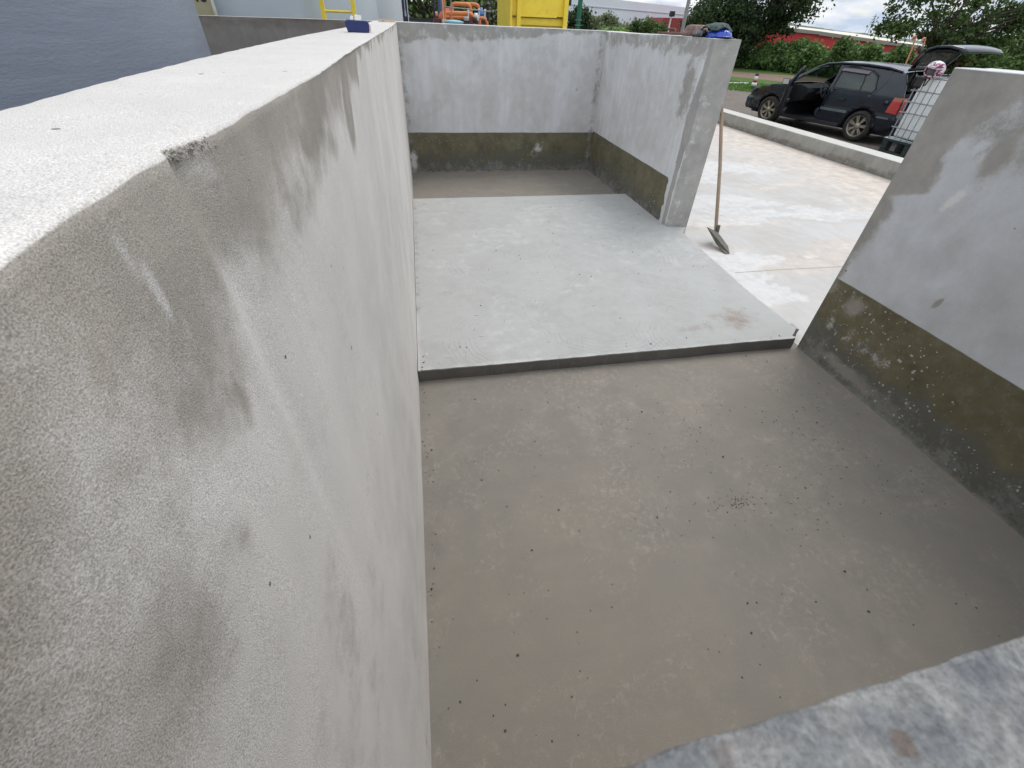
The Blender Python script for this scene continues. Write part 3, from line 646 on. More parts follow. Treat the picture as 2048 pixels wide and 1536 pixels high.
m = MB(); m.lathe([(0, -.03), (.05, -.03), (.085, -.01), (.085, .02), (.04, .05), (.03, .12), (0, .12)], c=(1.76, 12.3, 2.10), n=18); m.build('valve', M_blue, t)
for x, z in ((1.665, 2.16), (1.435, 2.15), (1.79, 2.15)):
    m = MB(); m.tube([(x, 11.9, z - .09), (x, 11.9, z + .02)], .010, 10); m.tube([(x, 11.9, z - .01), (x, 11.9, z + .035)], .022, 10); m.build('valve_stem', M_white, t)
m = MB(); m.tube([(1.9, 12.2, 2.0), (1.9, 12.2, 2.24)], .03, 12); m.lathe([(.03, 0), (.055, .01), (.055, .04), (0, .05)], c=(1.9, 12.2, 2.24), n=14); m.build('valve_head', M_blk, t)
m = MB(); m.box((.70, 11.8, .6), (.86, 12.1, 2.01)); m.build('cabinet', M_mar, t, bevel=.01)
m = MB(); m.box((.86, 11.6, .6), (1.1, 11.95, 1.99)); m.build('pump_housing', plain('putty', (.45, .43, .36), .5), t, bevel=.02)
m = MB(); m.lathe([(0, .03), (.12, .02), (.2, 0), (.17, -.03), (0, -.04)], c=(1.08, 11.3, 1.965), n=24); m.build('lid', M_cy, t)

t = thing('site_wall', 'long low dark wall at the foot of the trees behind the orange pipes', 'wall', (0, 25, 0))
m = MB(); m.box((-6, 0, 0), (3.6, .2, 1.965)); m.box((-6, -.03, 1.965), (3.6, .23, 1.995)); m.build('masonry', plain('dark_wall', (.05, .05, .05), .8), t)

# yellow skip
t = thing('yellow_skip', 'yellow steel waste skip standing beyond the back wall', 'skip', (0, 0, 0))
m = MB(); m.box((3.10, 16.02, .75), (4.76, 18.5, 3.0)); m.build('body', M_yel, t, bevel=.01)
m = MB(); m.box((3.06, 15.90, .5), (3.12, 16.02, 3.0)); m.build('corner_flange', M_yel, t, bevel=.005)
for x0, x1 in ((3.26, 3.375), (4.645, 4.765)):
    m = MB(); m.box((x0, 15.88, .5), (x1, 16.02, 3.0)); m.build('post', M_yel, t, bevel=.008)
m = MB(); m.box((3.376, 15.93, 2.125), (4.644, 16.02, 2.165)); m.build('rail', M_yel, t, bevel=.005)
m = MB(); m.box((3.376, 15.985, 2.10), (4.644, 16.02, 2.122)); m.box((3.376, 15.99, 1.92), (4.644, 16.02, 1.945)); m.build('rail_shade_strips', plain('yellow_shadow_gap', (.25, .18, .02), .6), t)  # dark strips painting the shade under the rail
m = MB(); m.box((4.45, 15.915, 2.128), (4.63, 15.929, 2.15)); m.build('slot', M_blk, t)
m = MB(); m.box((3.15, 15.95, 2.115), (3.24, 16.02, 2.14)); m.build('slot', M_blk, t)
m = MB(); m.box((3.3, 16.1, .0), (4.6, 18.4, .75)); m.build('skid', plain('yellow_skid', (.4, .29, .03), .6), t)
m = MB()
for zc, rr in ((1.72, .0), (1.72, .07), (1.8, .085), (1.95, .09), (2.02, .075), (2.06, .045), (2.075, .0)): pass
m.lathe([(0, 1.0), (.09, 1.0), (.10, 1.9), (.095, 1.99), (.07, 2.045), (.03, 2.068), (0, 2.072)], c=(4.87, 16.6, 0), n=20)
tag(m.build('red_cylinder', plain('red_tank_paint', (.65, .05, .05), .4)), 'round topped red gas cylinder beside the yellow skip', 'gas cylinder')

# posts
def lamp_post(x, y, z, top, lean, label):
    t = thing('lamp_post', label, 'lamp post', (x, y, 0), group=None)
    m = MB(); m.tube([(0, 0, 0), (lean, 0, z)], [.055, .032], 10); m.build('pole', M_white, t)
    m = MB(); m.box((lean - .12, -.15, z), (lean + .12, .1, z + .24)); m.build('lamp_head', M_blk, t, bevel=.02)
    return t
lamp_post(14.93, 30, 2.52, 0, .06, 'white post with a black lamp head standing before the red shed')
lamp_post(8.84, 30, 2.78, 0, -.0, 'white post with a black lamp head just right of the yellow skip')
t = thing('green_post', 'dark green steel post right of the yellow skip', 'post', (9.50, 30, 0)); m = MB(); m.tube([(0, 0, 0), (0, 0, 5)], .13, 12); m.build('pole', M_grn, t)
for zz in (1.96, 2.18): m = MB(); m.box((-.16, -.16, zz), (.16, .16, zz + .03)); m.build('collar', M_gal, t)
t = thing('utility_pole', 'plain grey pole leaning slightly before the red shed', 'pole', (15.85, 30, 0)); m = MB(); m.tube([(.02, 0, 0), (-.03, 0, 6)], [.11, .085], 12); m.build('pole', plain('pole_grey', (.28, .27, .26), .7), t)
m = MB(); m.box((-.6, -.05, 5.6), (.5, .05, 5.7)); m.build('crossarm', M_gal, t)

# buildings
M_wh = plain('white_cladding', (.70, .73, .78), .5, var=.04, vs=.2); M_rd = plain('red_cladding', (.34, .055, .055), .55, var=.08, vs=.5); M_rd2 = plain('red_cladding_far', (.48, .025, .03), .55, var=.08, vs=.5)
M_line = plain('cladding_line', (.50, .52, .56), .6); M_creamroof = plain('cream_roof', (.62, .56, .44), .6, var=.08, vs=.4)
t = thing('warehouse', 'long white clad warehouse behind the bushes', 'warehouse', (0, 0, 0))
m = MB(); m.add([(18, 92, 0), (52.4, 100, 0), (70, 140, 0), (30, 140, 0), (18, 92, 6.15), (52.4, 100, 5.12), (70, 140, 5.5), (30, 140, 6.2)], [(0, 1, 5, 4), (1, 2, 6, 5), (2, 3, 7, 6), (3, 0, 4, 7), (4, 5, 6, 7)])
m.build('wall', M_wh, t)
m = MB(); m.add([(18, 91.9, 4.70), (52.42, 99.9, 4.02), (52.42, 99.9, 4.14), (18, 91.9, 4.84), (18, 92.0, 4.70), (52.42, 100.0, 4.02), (52.42, 100.0, 4.14), (18, 92.0, 4.84)], [(0, 1, 2, 3), (3, 2, 6, 7), (0, 4, 5, 1)]); m.build('joint_strip', M_line, t)

t = thing('red_shed', 'red metal clad shed standing in front of the white warehouse end', 'shed', (0, 0, 0))
m = MB(); m.add([(42.3, 88, 0), (60, 90, 0), (62, 96, 0), (43, 96, 0), (42.3, 88, 3.36), (60, 90, 3.6), (62, 96, 3.7), (43, 96, 3.4)], [(0, 1, 5, 4), (1, 2, 6, 5), (2, 3, 7, 6), (3, 0, 4, 7), (4, 5, 6, 7)]); m.build('wall', M_rd, t)
m = MB()
for i in range(40):
    f = i / 40; x = 42.4 + 17.5 * f; m.box((x - .03, 87.93 + 2 * f, 0), (x + .03, 88.05 + 2 * f, 3.34 + .22 * f))
m.build('ribs', plain('red_rib', (.26, .04, .045), .6), t)
t = thing('red_warehouse', 'long low red building with a cream roof behind the shrubs on the right', 'warehouse', (0, 0, 0))
xs = [(66, 3.6, 2.9), (74.3, 3.05, 2.5), (87.4, 2.45, 1.66), (98.7, 1.62, 1.0), (112, .6, .1)]
m = MB()
for (x0, r0, e0), (x1, r1, e1) in zip(xs[:-1], xs[1:]):
    m.add([(x0, 90, -2), (x1, 90, -2), (x1, 90, e1), (x0, 90, e0)], [(0, 1, 2, 3)])
m.add([(66, 90, -2), (66, 112, -2), (66, 112, 2.5), (66, 90, 2.5)], [(0, 1, 2, 3)]); m.add([(112, 90, -2), (112, 112, -2), (112, 112, -.3), (112, 90, -.3)], [(0, 1, 2, 3)])
m.build('wall', M_rd2, t)
m = MB()
for (x0, r0, e0), (x1, r1, e1) in zip(xs[:-1], xs[1:]):
    m.add([(x0, 89.6, e0), (x1, 89.6, e1), (x1, 96, r1 + .03), (x0, 96, r0 + .03), (x1, 112, e1), (x0, 112, e0)], [(0, 1, 2, 3), (3, 2, 4, 5)])
m.build('roof', M_creamroof, t)
m = MB()
for (x0, r0, e0), (x1, r1, e1) in zip(xs[:-1], xs[1:]): m.add([(x0, 89.55, e0 - .55), (x1, 89.55, e1 - .45), (x1, 89.55, e1 - .01), (x0, 89.55, e0 - .01)], [(0, 1, 2, 3)])
m.build('fascia', plain('grey_fascia', (.26, .25, .22), .7), t)
# transmission tower
t = thing('transmission_tower', 'thin far off steel lattice tower against the clouds', 'pylon', (188.6, 200, 0))
m = MB(); top = Vector((0, 0, 9.2)); 
for sx, sy in ((-1.3, -1.3), (1.3, -1.3), (1.3, 1.3), (-1.3, 1.3)): m.tube([(sx, sy, 0), (0, 0, 9.3)], .07, 5)
for z in np.arange(1, 8.6, .9):
    k = 1.3 * (1 - z / 9.3); k2 = 1.3 * (1 - (z + .9) / 9.3)
    m.tube([(-k, -k, z), (k2, -k2, z + .9)], .04, 4); m.tube([(k, -k, z), (-k2, -k2, z + .9)], .04, 4)
for z in (6.6, 7.6, 8.5): m.tube([(-1.3, 0, z), (1.3, 0, z)], .06, 4)
m.build('lattice', plain('pylon_steel', (.25, .28, .32), .6), t)
# far hills
mb = MB(); px = [(-400, 6), (-100, 7), (60, 8.5), (158, 8.9), (172, 9.3), (200, 8.6), (241, 5.6), (274, 3.8), (295, 2.8), (332, .8), (400, 1.0), (600, .5)]
vs = []
xsn = np.linspace(-400, 600, 400)
for x in xsn:
    z = np.interp(x, [p[0] for p in px], [p[1] for p in px]) + (fbm(x, 0, .15, 3) - .5) * 1.0
    vs += [(x, 290, -.5), (x, 300, float(z)), (x, 360, -.5)]
mb.add(vs, [f for i in range(399) for f in ((i * 3, i * 3 + 3, i * 3 + 4, i * 3 + 1), (i * 3 + 1, i * 3 + 4, i * 3 + 5, i * 3 + 2))], 0, True)
tag(mb.build('hills', plain('hill_green', (.09, .12, .09), .9, var=.3, vs=.06)), kind='structure')

# ------------------------------------------------------------------ vegetation
M_bark = plain('bark', (.07, .055, .042), .9, var=.3, vs=4, bump=.5, bs=12)
M_lf_dark = leafmat('leaf_dark', (.016, .036, .014), (.085, .13, .05))
M_lf_hedge = leafmat('leaf_hedge', (.05, .10, .028), (.26, .40, .13), extra=(.5, .54, .36))
M_lf_bright = leafmat('leaf_bright', (.09, .17, .04), (.33, .46, .15))
M_lf_olive = leafmat('leaf_olive', (.075, .10, .045), (.29, .33, .17))
M_lf_mid = leafmat('leaf_mid', (.03, .06, .02), (.15, .22, .06))
M_lf_red = leafmat('leaf_russet', (.06, .05, .02), (.22, .09, .045))
def leaves(pts, size, aspect=.55):
    n = len(pts); a = rng.normal(size=(n, 3)); a /= np.linalg.norm(a, axis=1)[:, None]
    b = rng.normal(size=(n, 3)); b -= a * (a * b).sum(1)[:, None]; b /= np.linalg.norm(b, axis=1)[:, None]
    s = size * rng.uniform(.6, 1.3, n)[:, None]
    V = np.stack([pts - a * s, pts + b * s * aspect, pts + a * s, pts - b * s * aspect], 1).reshape(-1, 3)
    return V
def leaf_obj(name, pts, size, mat, parent, aspect=.55):
    V = leaves(np.asarray(pts), size, aspect); n = len(V) // 4
    me = bpy.data.meshes.new(name); me.vertices.add(len(V)); me.vertices.foreach_set('co', V.astype(np.float32).ravel())
    me.loops.add(n * 4); me.loops.foreach_set('vertex_index', np.arange(n * 4)); me.polygons.add(n)
    me.polygons.foreach_set('loop_start', np.arange(0, n * 4, 4)); me.polygons.foreach_set('loop_total', np.full(n, 4)); me.materials.append(mat); me.update(); me.validate()
    o = bpy.data.objects.new(name, me); col.objects.link(o); o.parent = parent; return o
def crown_pts(lobes, clumps, per, cr, shell=.45):
    P = []; C = []
    for (x, y, z, rx, ry, rz) in lobes:
        for i in range(clumps):
            d = rng.normal(size=3); d /= np.linalg.norm(d); r = (shell + (1 - shell) * rng.random() ** .6)
            c = np.array([x + d[0] * rx * r, y + d[1] * ry * r, z + d[2] * rz * r]); C.append(c)
            k = int(per * rng.uniform(.5, 1.4)); q = rng.normal(size=(k, 3)) * cr * np.array([1, 1, .6]) * rng.uniform(.6, 1.2); P.append(c + q)
    return np.concatenate(P), C
def tree(name, label, loc, lobes, clumps, per, cr, size, mat, trunk=(.2, 1.5), cat='tree', group=None, shell=.45, nbranch=26, trunk_top=None, bmat=None):
    t = thing(name, label, cat, loc, 0, group)
    P, C = crown_pts(lobes, clumps, per, cr, shell); P[:, 2] = np.maximum(P[:, 2], .05)
    leaf_obj('crown', P, size, mat, t)
    m = MB(); r0, h = trunk; tx, ty = trunk_top or (.1, .1)
    m.tube([(0, 0, -.1), (tx * .4, ty * .4, h * .5), (tx, ty, h)], [r0 * 1.25, r0, r0 * .8], 10)
    for i in range(nbranch):
        c = C[int(rng.integers(len(C)))]; s = Vector((tx, ty, h * rng.uniform(.75, 1.0))); e = Vector(c)
        mid = s.lerp(e, .5) + Vector((rng.normal() * .15, rng.normal() * .15, abs(rng.normal()) * .15 + .1))
        m.tube([s, s.lerp(mid, .5), mid, e], [r0 * .45, r0 * .33, r0 * .22, r0 * .06], 6, cap=False)
    m.build('trunk', bmat or M_bark, t); return t
# big dark tree left of the car
tree('broad_tree', 'big dark green spreading tree behind the blue hard hat', (23.4, 34.5, 0),
     [(-.4, 0, 3.9, 3.0, 3.0, 1.6), (-2.9, .2, 2.9, 1.6, 2.0, 1.0), (-1.6, .3, 2.2, 1.6, 1.8, 1.0), (2.1, -.2, 3.5, 1.7, 2.0, 1.1), (.6, .6, 2.4, 2.4, 2.2, 1.0), (-1.2, .5, 1.2, 1.8, 1.6, .9), (.4, -.5, 5.2, 2.6, 2.4, 1.2)], 62, 60, .34, .115, M_lf_dark, (.22, 1.7), nbranch=40)
tree('shade_tree', 'dark leafy tree filling the gap below the big spreading tree', (20.6, 35.5, 0), [(0, 0, 1.5, 1.6, 1.4, 1.2), (1.2, 0, .9, 1.4, 1.2, .9), (-.3, 0, 2.2, 1.3, 1, .9)], 55, 55, .3, .11, M_lf_dark, (.12, 1.0))
# right tree with gaps
tree('airy_tree', 'loose branched tree with sky gaps rising behind the open tailgate', (25.6, 22.6, 0),
     [(-1.9, 0, 3.3, 1.3, 1.6, .75), (-.6, 0, 3.9, 1.6, 1.6, .8), (1.0, 0, 3.2, 1.5, 1.6, .8), (2.6, -.3, 3.7, 1.6, 1.6, .9), (2.4, -.2, 2.3, 1.0, 1.2, .5), (-2.7, 0, 2.35, .7, 1, .35), (.5, 0, 2.25, 1.3, 1.2, .55), (3.6, -.4, 3.0, 1.0, 1, .6), (.9, .1, 1.6, 1.2, 1, .4), (4.6, -.6, 3.4, 1.2, 1.2, .8)],
     30, 52, .20, .085, M_lf_mid, (.13, 1.9), nbranch=60, shell=.3)
# left trees
tree('leafy_tree', 'bright green leafy tree just right of the pale tanks', (1.3, 27.5, 0), [(0, 0, 2.6, 2.2, 1.6, 1.7), (-1.4, .2, 3.6, 1.6, 1.4, 1.5), (1.2, .2, 3.4, 1.5, 1.4, 1.6)], 62, 55, .26, .115, M_lf_bright, (.16, 1.6))
tree('leafy_tree', 'duller olive green tree behind the orange pipes', (4.4, 28.5, 0), [(0, 0, 2.3, 1.9, 1.5, 1.1), (-1.2, .2, 2.9, 1.0, 1.4, .8), (1.3, .2, 2.5, 1.2, 1.2, 1.3)], 58, 52, .26, .11, M_lf_olive, (.16, 1.4))
tree('leafy_tree', 'olive tree whose top shows between the yellow skip and the pipes', (7.0, 30.5, 0), [(0, 0, 2.2, 1.6, 1.3, 1.2), (-1.0, .2, 2.5, .9, 1.0, .9)], 90, 55, .26, .085, M_lf_olive, (.14, 1.3))
tree('dark_bush', 'dark green rounded bush beside the green post', (10.5, 34, 0), [(0, 0, 1.7, .8, .8, .95), (.35, 0, 2.2, .35, .4, .5)], 80, 60, .2, .085, M_lf_dark, (.1, .9), cat='bush')
for i, (x, y, h, rx, mt, lb) in enumerate([(12.0, 36, 2.5, .9, M_lf_olive, 'olive bush with feathery tips right of the green post'), (13.5, 37, 2.72, 1.0, M_lf_olive, 'tallest olive bush before the white warehouse'),
        (14.6, 36.5, 2.2, .8, M_lf_olive, 'low olive bush between the tall bush and the dark bush'), (15.9, 35.5, 2.50, 1.05, M_lf_mid, 'deep green bush before the left end of the red shed'), (12.7, 33, 1.95, 1.1, M_lf_bright, 'low light green shrub under the olive bushes'),
        (18.2, 38, 2.25, .5, M_lf_mid, 'small leafy bush between the grey pole and the brown bowl')]):
    tree('bush', lb, (x, y, 0), [(0, 0, h * .5, rx, rx * .8, h * .45), (rx * .4, 0, h * .75, rx * .5, rx * .5, h * .2), (-rx * .4, 0, h * .72, rx * .5, rx * .5, h * .2)], 55, 45, .2, .08, mt, (.07, h * .5), cat='bush', group=None)
# hedge shrubs behind the dirt road, in a row
H0 = [(23.2, 35.2, 1.0), (24.2, 34.0, 1.15), (24.9, 33.0, 1.1), (25.4, 31.6, 1.35), (25.9, 30.2, 1.35), (26.2, 28.6, 1.40), (26.6, 27.0, 1.30), (26.9, 25.5, 1.22), (27.3, 24.0, .98), (27.9, 22.6, .92), (28.6, 21.2, 1.2), (29.4, 20.0, 1.35), (30.2, 18.7, 1.35), (31.0, 17.4, 1.3), (31.8, 16.2, 1.3)]
H0 += [(33.5, 17.0, 1.9), (35.5, 16.0, 1.9), (37.5, 15.0, 1.9), (30.0, 23.5, 1.9), (33.5, 21.0, 2.0), (36.5, 19.5, 2.1)]
hl = ['nearest the big dark tree', 'above the bonnet of the dark car', 'above the car door mirror', 'above the open car door', 'above the windscreen of the dark car', 'over the front half of the car roof', 'over the middle of the car roof', 'over the rear half of the car roof', 'just left of the open tailgate', 'seen through the open tailgate glass', 'behind the crash helmet', 'right of the open tailgate', 'above the near wall corner', 'far right above the near wall', 'in front of the airy tree at far right', 'second from the right end, behind the near wall', 'at the far right end of the row', 'in the back row behind the tree trunk', 'of the back row, right of the tree trunk', 'behind the airy tree trunk', 'behind the row below the airy tree']
for i, (x, y, h) in enumerate(H0):
    lob = [(0, 0, h * .5, 1.1, 1.0, h * .48), (rng.uniform(-.5, .5), rng.uniform(-.4, .4), h * .9 + rng.uniform(-.1, .12), .35, .35, .34), (rng.uniform(-.8, .8), rng.uniform(-.4, .4), h * .95 + rng.uniform(-.1, .22), .16, .16, .26), (rng.uniform(-.7, .7), -.5, h * .45, .7, .6, h * .4)]
    tree('hedge_shrub', 'green hedge shrub ' + hl[i], (x, y, 0), lob, 48, 40, .19, .10, M_lf_hedge, (.06, h * .5), cat='shrub', group='shrubs along the dirt road', nbranch=10)
tree('russet_shrub', 'shrub with russet red leaves beside the open tailgate', (27.4, 23.1, 0), [(0, 0, 1.3, .5, .5, .45)], 30, 40, .2, .08, M_lf_red, (.05, .8), cat='shrub', nbranch=8)
tree('leafy_tree', 'mid green tree at the far right edge beyond the near wall', (34.5, 25.0, 0), [(0, 0, 2.0, 2.2, 1.8, 1.4), (1.2, .2, 3.0, 1.6, 1.4, 1.0), (-1.5, 0, 1.6, 1.4, 1.2, .9)], 50, 50, .26, .10, M_lf_mid, (.14, 1.4))
# grass blades on the verge
gp = []
while len(gp) < 9000:
    x = rng.uniform(12.5, 24); y = rng.uniform(12, 28)
    # between near and far edges of the verge
    s = (x - 14.7) * .67 + (y - 19.87) * .75
    if -.0 < s < 4.6: gp.append((x, y))
gp = np.array(gp); n = len(gp); hh = rng.uniform(.04, .13, n); an = rng.uniform(0, 6.28, n)
V = np.zeros((n, 3, 3)); dx = np.cos(an) * .02; dy = np.sin(an) * .02
V[:, 0] = np.stack([gp[:, 0] - dx, gp[:, 1] - dy, np.zeros(n)], 1); V[:, 1] = np.stack([gp[:, 0] + dx, gp[:, 1] + dy, np.zeros(n)], 1)
V[:, 2] = np.stack([gp[:, 0] + dy * 2, gp[:, 1] - dx * 2, hh], 1)
me = bpy.data.meshes.new('grass'); me.from_pydata(V.reshape(-1, 3).tolist(), [], [(3 * i, 3 * i + 1, 3 * i + 2) for i in range(n)]); me.materials.append(leafmat('grass_blade', (.06, .14, .02), (.14, .26, .05)))
o = bpy.data.objects.new('grass', me); col.objects.link(o); tag(o, 'short bright green grass on the verge beyond the car', 'grass', kind='stuff')
m = MB(); m.box((-.9, -.06, 0), (.75, .06, .06), 0, Matrix.Translation((15.9, 23.5, 0)) @ Matrix.Rotation(R(2), 4, 'Z')); tag(m.build('edging_stone', M_white, bevel=.01), 'white painted edging strip lying in the grass by the striped bollard', 'edging')
# striped bollard
t = thing('striped_bollard', 'small red and white striped bollard with a dark foot on the grass', 'bollard', (15.46, 21.35, 0))
prof = lambda z: .135 - .075 * (z / .55)
for nm, z0, z1, mt in (('base', 0, .12, plain('grimy_brown', (.05, .04, .03), .8)), ('white_band', .12, .25, M_white), ('red_band', .25, .34, plain('red_band', (.30, .02, .04), .5)), ('white_band', .34, .50, M_white), ('cap', .50, .60, plain('brown_cap', (.10, .05, .05), .7))):
    m = MB(); r0, r1 = prof(z0), prof(z1)
    if nm == 'cap': r0, r1 = .08, .07
    m.lathe([(0, z0), (r0, z0), (r1, z1), (0, z1)], n=20); m.build(nm, mt, t)
# orange gooseneck pipes
t0 = thing('gooseneck_pipe', 'taller orange gooseneck pipe, the left one of two behind the open tailgate', 'vent pipe', (19.64, 18, 0), group='gooseneck pipes')
m = MB(); m.tube([(0, 0, 0), (-.22, 0, 1.7), (-.30, 0, 2.02), (-.33, 0, 2.08), (-.38, 0, 2.09), (-.43, 0, 2.05), (-.45, 0, 1.98)], .028, 10); m.build('pipe', plain('peach_orange', (.62, .28, .14), .5), t0)
t1 = t0.copy(); col.objects.link(t1); t1.location = (20.12, 18, -.05); t1['label'] = 'shorter orange gooseneck pipe, the right one of two behind the open tailgate'
for c in t0.children: d = c.copy(); col.objects.link(d); d.parent = t1

# ------------------------------------------------------------------ car (local: x right, y forward from rear axle, z up, left wheel face at x=-.84)
PAINT = bpy.data.materials.new('car_paint'); PAINT.use_nodes = True; nt_ = PAINT.node_tree; b_ = nt_.nodes['Principled BSDF']
tco = nt_.nodes.new('ShaderNodeTexCoord'); nn = noise(nt_, tco.outputs['Object'], 3, 5, .6); cc_ = mixc(nt_, mrange(nt_, nn, .3, .7), (.006, .010, .018), (.010, .015, .024))
du = mrange(nt_, noise(nt_, tco.outputs['Object'], 40, 4, .7), .7, .95, 0, .02); cc_ = mixc(nt_, du, cc_, (.16, .14, .12))
nt_.links.new(cc_, b_.inputs['Base Color']); nt_.links.new(mrange(nt_, nn, .3, .7, .16, .26), b_.inputs['Roughness']); b_.inputs['Specular IOR Level'].default_value = .35; b_.inputs['Coat Weight'].default_value = .35; b_.inputs['Coat Roughness'].default_value = .07
TRIM = plain('black_trim', (.012, .012, .014), .5); INTER = plain('dark_interior', (.018, .018, .021), .8, var=.3); SEAT = plain('seat_cloth', (.035, .042, .06), .9, var=.3, vs=20)
GL = glass('window_glass', (.42, .48, .47), .30); GL2 = glass('tinted_glass_reflect', (.50, .58, .56), .48, base=.26); RUB = plain('tyre_rubber', (.022, .020, .018), .85, dirt=(.10, .085, .07), dirt_amt=.7, vs=9)  # second glass has a raised base grey that paints in a pale reflection
RIM = plain('alloy', (.36, .33, .27), .42, metal=.55, dirt=(.16, .12, .08), dirt_amt=.8, vs=12); CHROME = plain('chrome', (.75, .75, .75), .12, metal=1); STRIP = plain('side_strip', (.10, .13, .14), .35)
SC = 2.0 * .497
CY = .26
cw = Vector((10.77, 10.35, 0))
Rm = Matrix.Rotation(CY, 4, 'Z')
corg = cw - Rm @ Vector((-.84, 0, 0))
car = thing('parked_car', 'dark navy hatchback with its driver door and tailgate wide open', 'car', tuple(corg), CY); car.scale = (1.05, 1.05, 1.03)
def zr(z): return z if z < .93 else .93 + (z - .93) * 1.10
def halfw(z, y):
    if z > .93: z = .93 + (z - .93) / 1.10
    if z < .30: wv = .80 + .03 * (z - .2) / .1
    elif z < .93: wv = .83 + .018 * math.sin((z - .3) / .63 * math.pi)
    else: wv = .83 - (z - .93) * .50 - .15 * max(0, z - 1.25)
    if y > 2.75: wv *= 1 - .16 * ((y - 2.75) / .6) ** 2
    if y < -.35: wv *= 1 - .07 * ((-.35 - y) / .4) ** 2
    return wv
def arc(cx, cz, r, a0, a1, n): return [(cx + r * math.cos(R(a0 + (a1 - a0) * i / n)), cz + r * math.sin(R(a0 + (a1 - a0) * i / n))) for i in range(n + 1)]
outline = [(-.70, .34), (-.48, .27)] + [p for p in arc(0, .30, .375, 180, 0, 14)] + [(.45, .21), (1.9, .21)] + arc(2.475, .30, .375, 180, 0, 14) + [(2.95, .24), (3.25, .27), (3.30, .36), (3.31, .52), (3.23, .60), (3.20, .70), (3.05, .79), (2.7, .86), (2.28, .93), (1.95, 1.12), (1.62, 1.30), (1.45, 1.365), (1.1, 1.405), (.5, 1.415), (0.0, 1.39), (-.28, 1.355), (-.42, 1.30), (-.56, 1.12), (-.66, .94), (-.69, .85), (-.70, .60), (-.74, .56)]
outline = [(a, zr(b)) for a, b in outline]
door_front = [(1.08, .27), (1.97, .27), (2.06, .36), (2.10, .60), (2.10, .93), (1.84, 1.12), (1.56, 1.27), (1.38, 1.325), (1.12, 1.345), (1.05, 1.20), (1.02, .93)]
door_front = [(a, zr(b)) for a, b in door_front]
win_rear = [(.94, .95), (.98, 1.18), (1.02, 1.325), (.75, 1.335), (.34, 1.32), (.14, 1.25), (-.01, 1.02), (.02, .95)]
win_rear = [(a, zr(b)) for a, b in win_rear]
win_far = [(a, zr(b)) for a, b in [(1.06, .95), (2.02, .95), (1.84, 1.12), (1.56, 1.27), (1.38, 1.325), (1.10, 1.34)]]
def inpoly(p, poly):
    x, y = p; c = False; n = len(poly); jx = n - 1
    for i in range(n):
        xi, yi = poly[i]; xj, yj = poly[jx]
        if (yi > y) != (yj > y) and x < (xj - xi) * (y - yi) / (yj - yi) + xi: c = not c
        jx = i
    return c
def cdt_panel(outer, holes, step=.07):
    pts = [Vector(p) for p in outer]; edges = [(i, (i + 1) % len(outer)) for i in range(len(outer))]
    for h in holes:
        b = len(pts); pts += [Vector(p) for p in h]; edges += [(b + i, b + (i + 1) % len(h)) for i in range(len(h))]
    ys = [p[0] for p in outer]; zs = [p[1] for p in outer]
    for a in np.arange(min(ys) + step / 2, max(ys), step):
        for c in np.arange(min(zs) + step / 2, max(zs), step):
            if inpoly((a, c), outer) and not any(inpoly((a, c), h) for h in holes): pts.append(Vector((float(a), float(c))))
    r = geometry.delaunay_2d_cdt(pts, edges, [], 0, 1e-5)
    V = [(v.x, v.y) for v in r[0]]; F = []
    for f in r[2]:
        cx = sum(V[i][0] for i in f) / len(f); cz = sum(V[i][1] for i in f) / len(f)
        if inpoly((cx, cz), outer) and not any(inpoly((cx, cz), h) for h in holes): F.append(tuple(f))
    return V, F
def side_mesh(mb, outer, holes, side, off=0.0, th=.03, step=.07, mi=0):
    V, F = cdt_panel(outer, holes, step)
    v1 = [(side * (halfw(z, y) + off), y, z) for y, z in V]; v2 = [(side * (halfw(z, y) + off - th), y, z) for y, z in V]
    n = len(V); fs = [tuple(f) for f in F] + [tuple(n + i for i in f[::-1]) for f in F]
    cnt = {}
    for f in F:
        for i in range(len(f)):
            e = (f[i], f[(i + 1) % len(f)]); k = tuple(sorted(e)); cnt.setdefault(k, []).append(e)
    for k, e in cnt.items():
        if len(e) == 1: a, b = e[0]; fs.append((b, a, n + a, n + b))
    mb.add([Vector(v) for v in v1 + v2], fs, mi, True)
def strip_loft(mb, prof, mi=0, nx=12, inset=0.0, crown=.02, wf=None):
    vs = []; prof = [(a, zr(b)) for a, b in prof]
    for (y, z) in prof:
        hw = (wf(z, y) if wf else halfw(z, y)) - inset
        for i in range(nx + 1):
            a = -1 + 2 * i / nx; q = 1 - a * a
            vs.append((hw * a, y - (0), z + crown * q))
    fs = [(r * (nx + 1) + i, r * (nx + 1) + i + 1, (r + 1) * (nx + 1) + i + 1, (r + 1) * (nx + 1) + i) for r in range(len(prof) - 1) for i in range(nx)]
    mb.add(vs, fs, mi, True)
body = MB()
side_mesh(body, outline, [door_front, win_rear], -1)
side_mesh(body, outline, [win_far, win_rear], 1)
strip_loft(body, [(1.44, 1.36), (1.3, 1.385), (1.1, 1.40), (.8, 1.41), (.5, 1.412), (.2, 1.402), (0, 1.385), (-.2, 1.36), (-.36, 1.325)], crown=.035, inset=.01)
strip_loft(body, [(2.26, .925), (2.45, .905), (2.7, .86), (2.9, .82), (3.05, .785), (3.16, .73), (3.2, .70), (3.21, .62)], crown=.035, inset=.004)
strip_loft(body, [(3.21, .62), (3.24, .58), (3.27, .5)], crown=0, inset=.004)
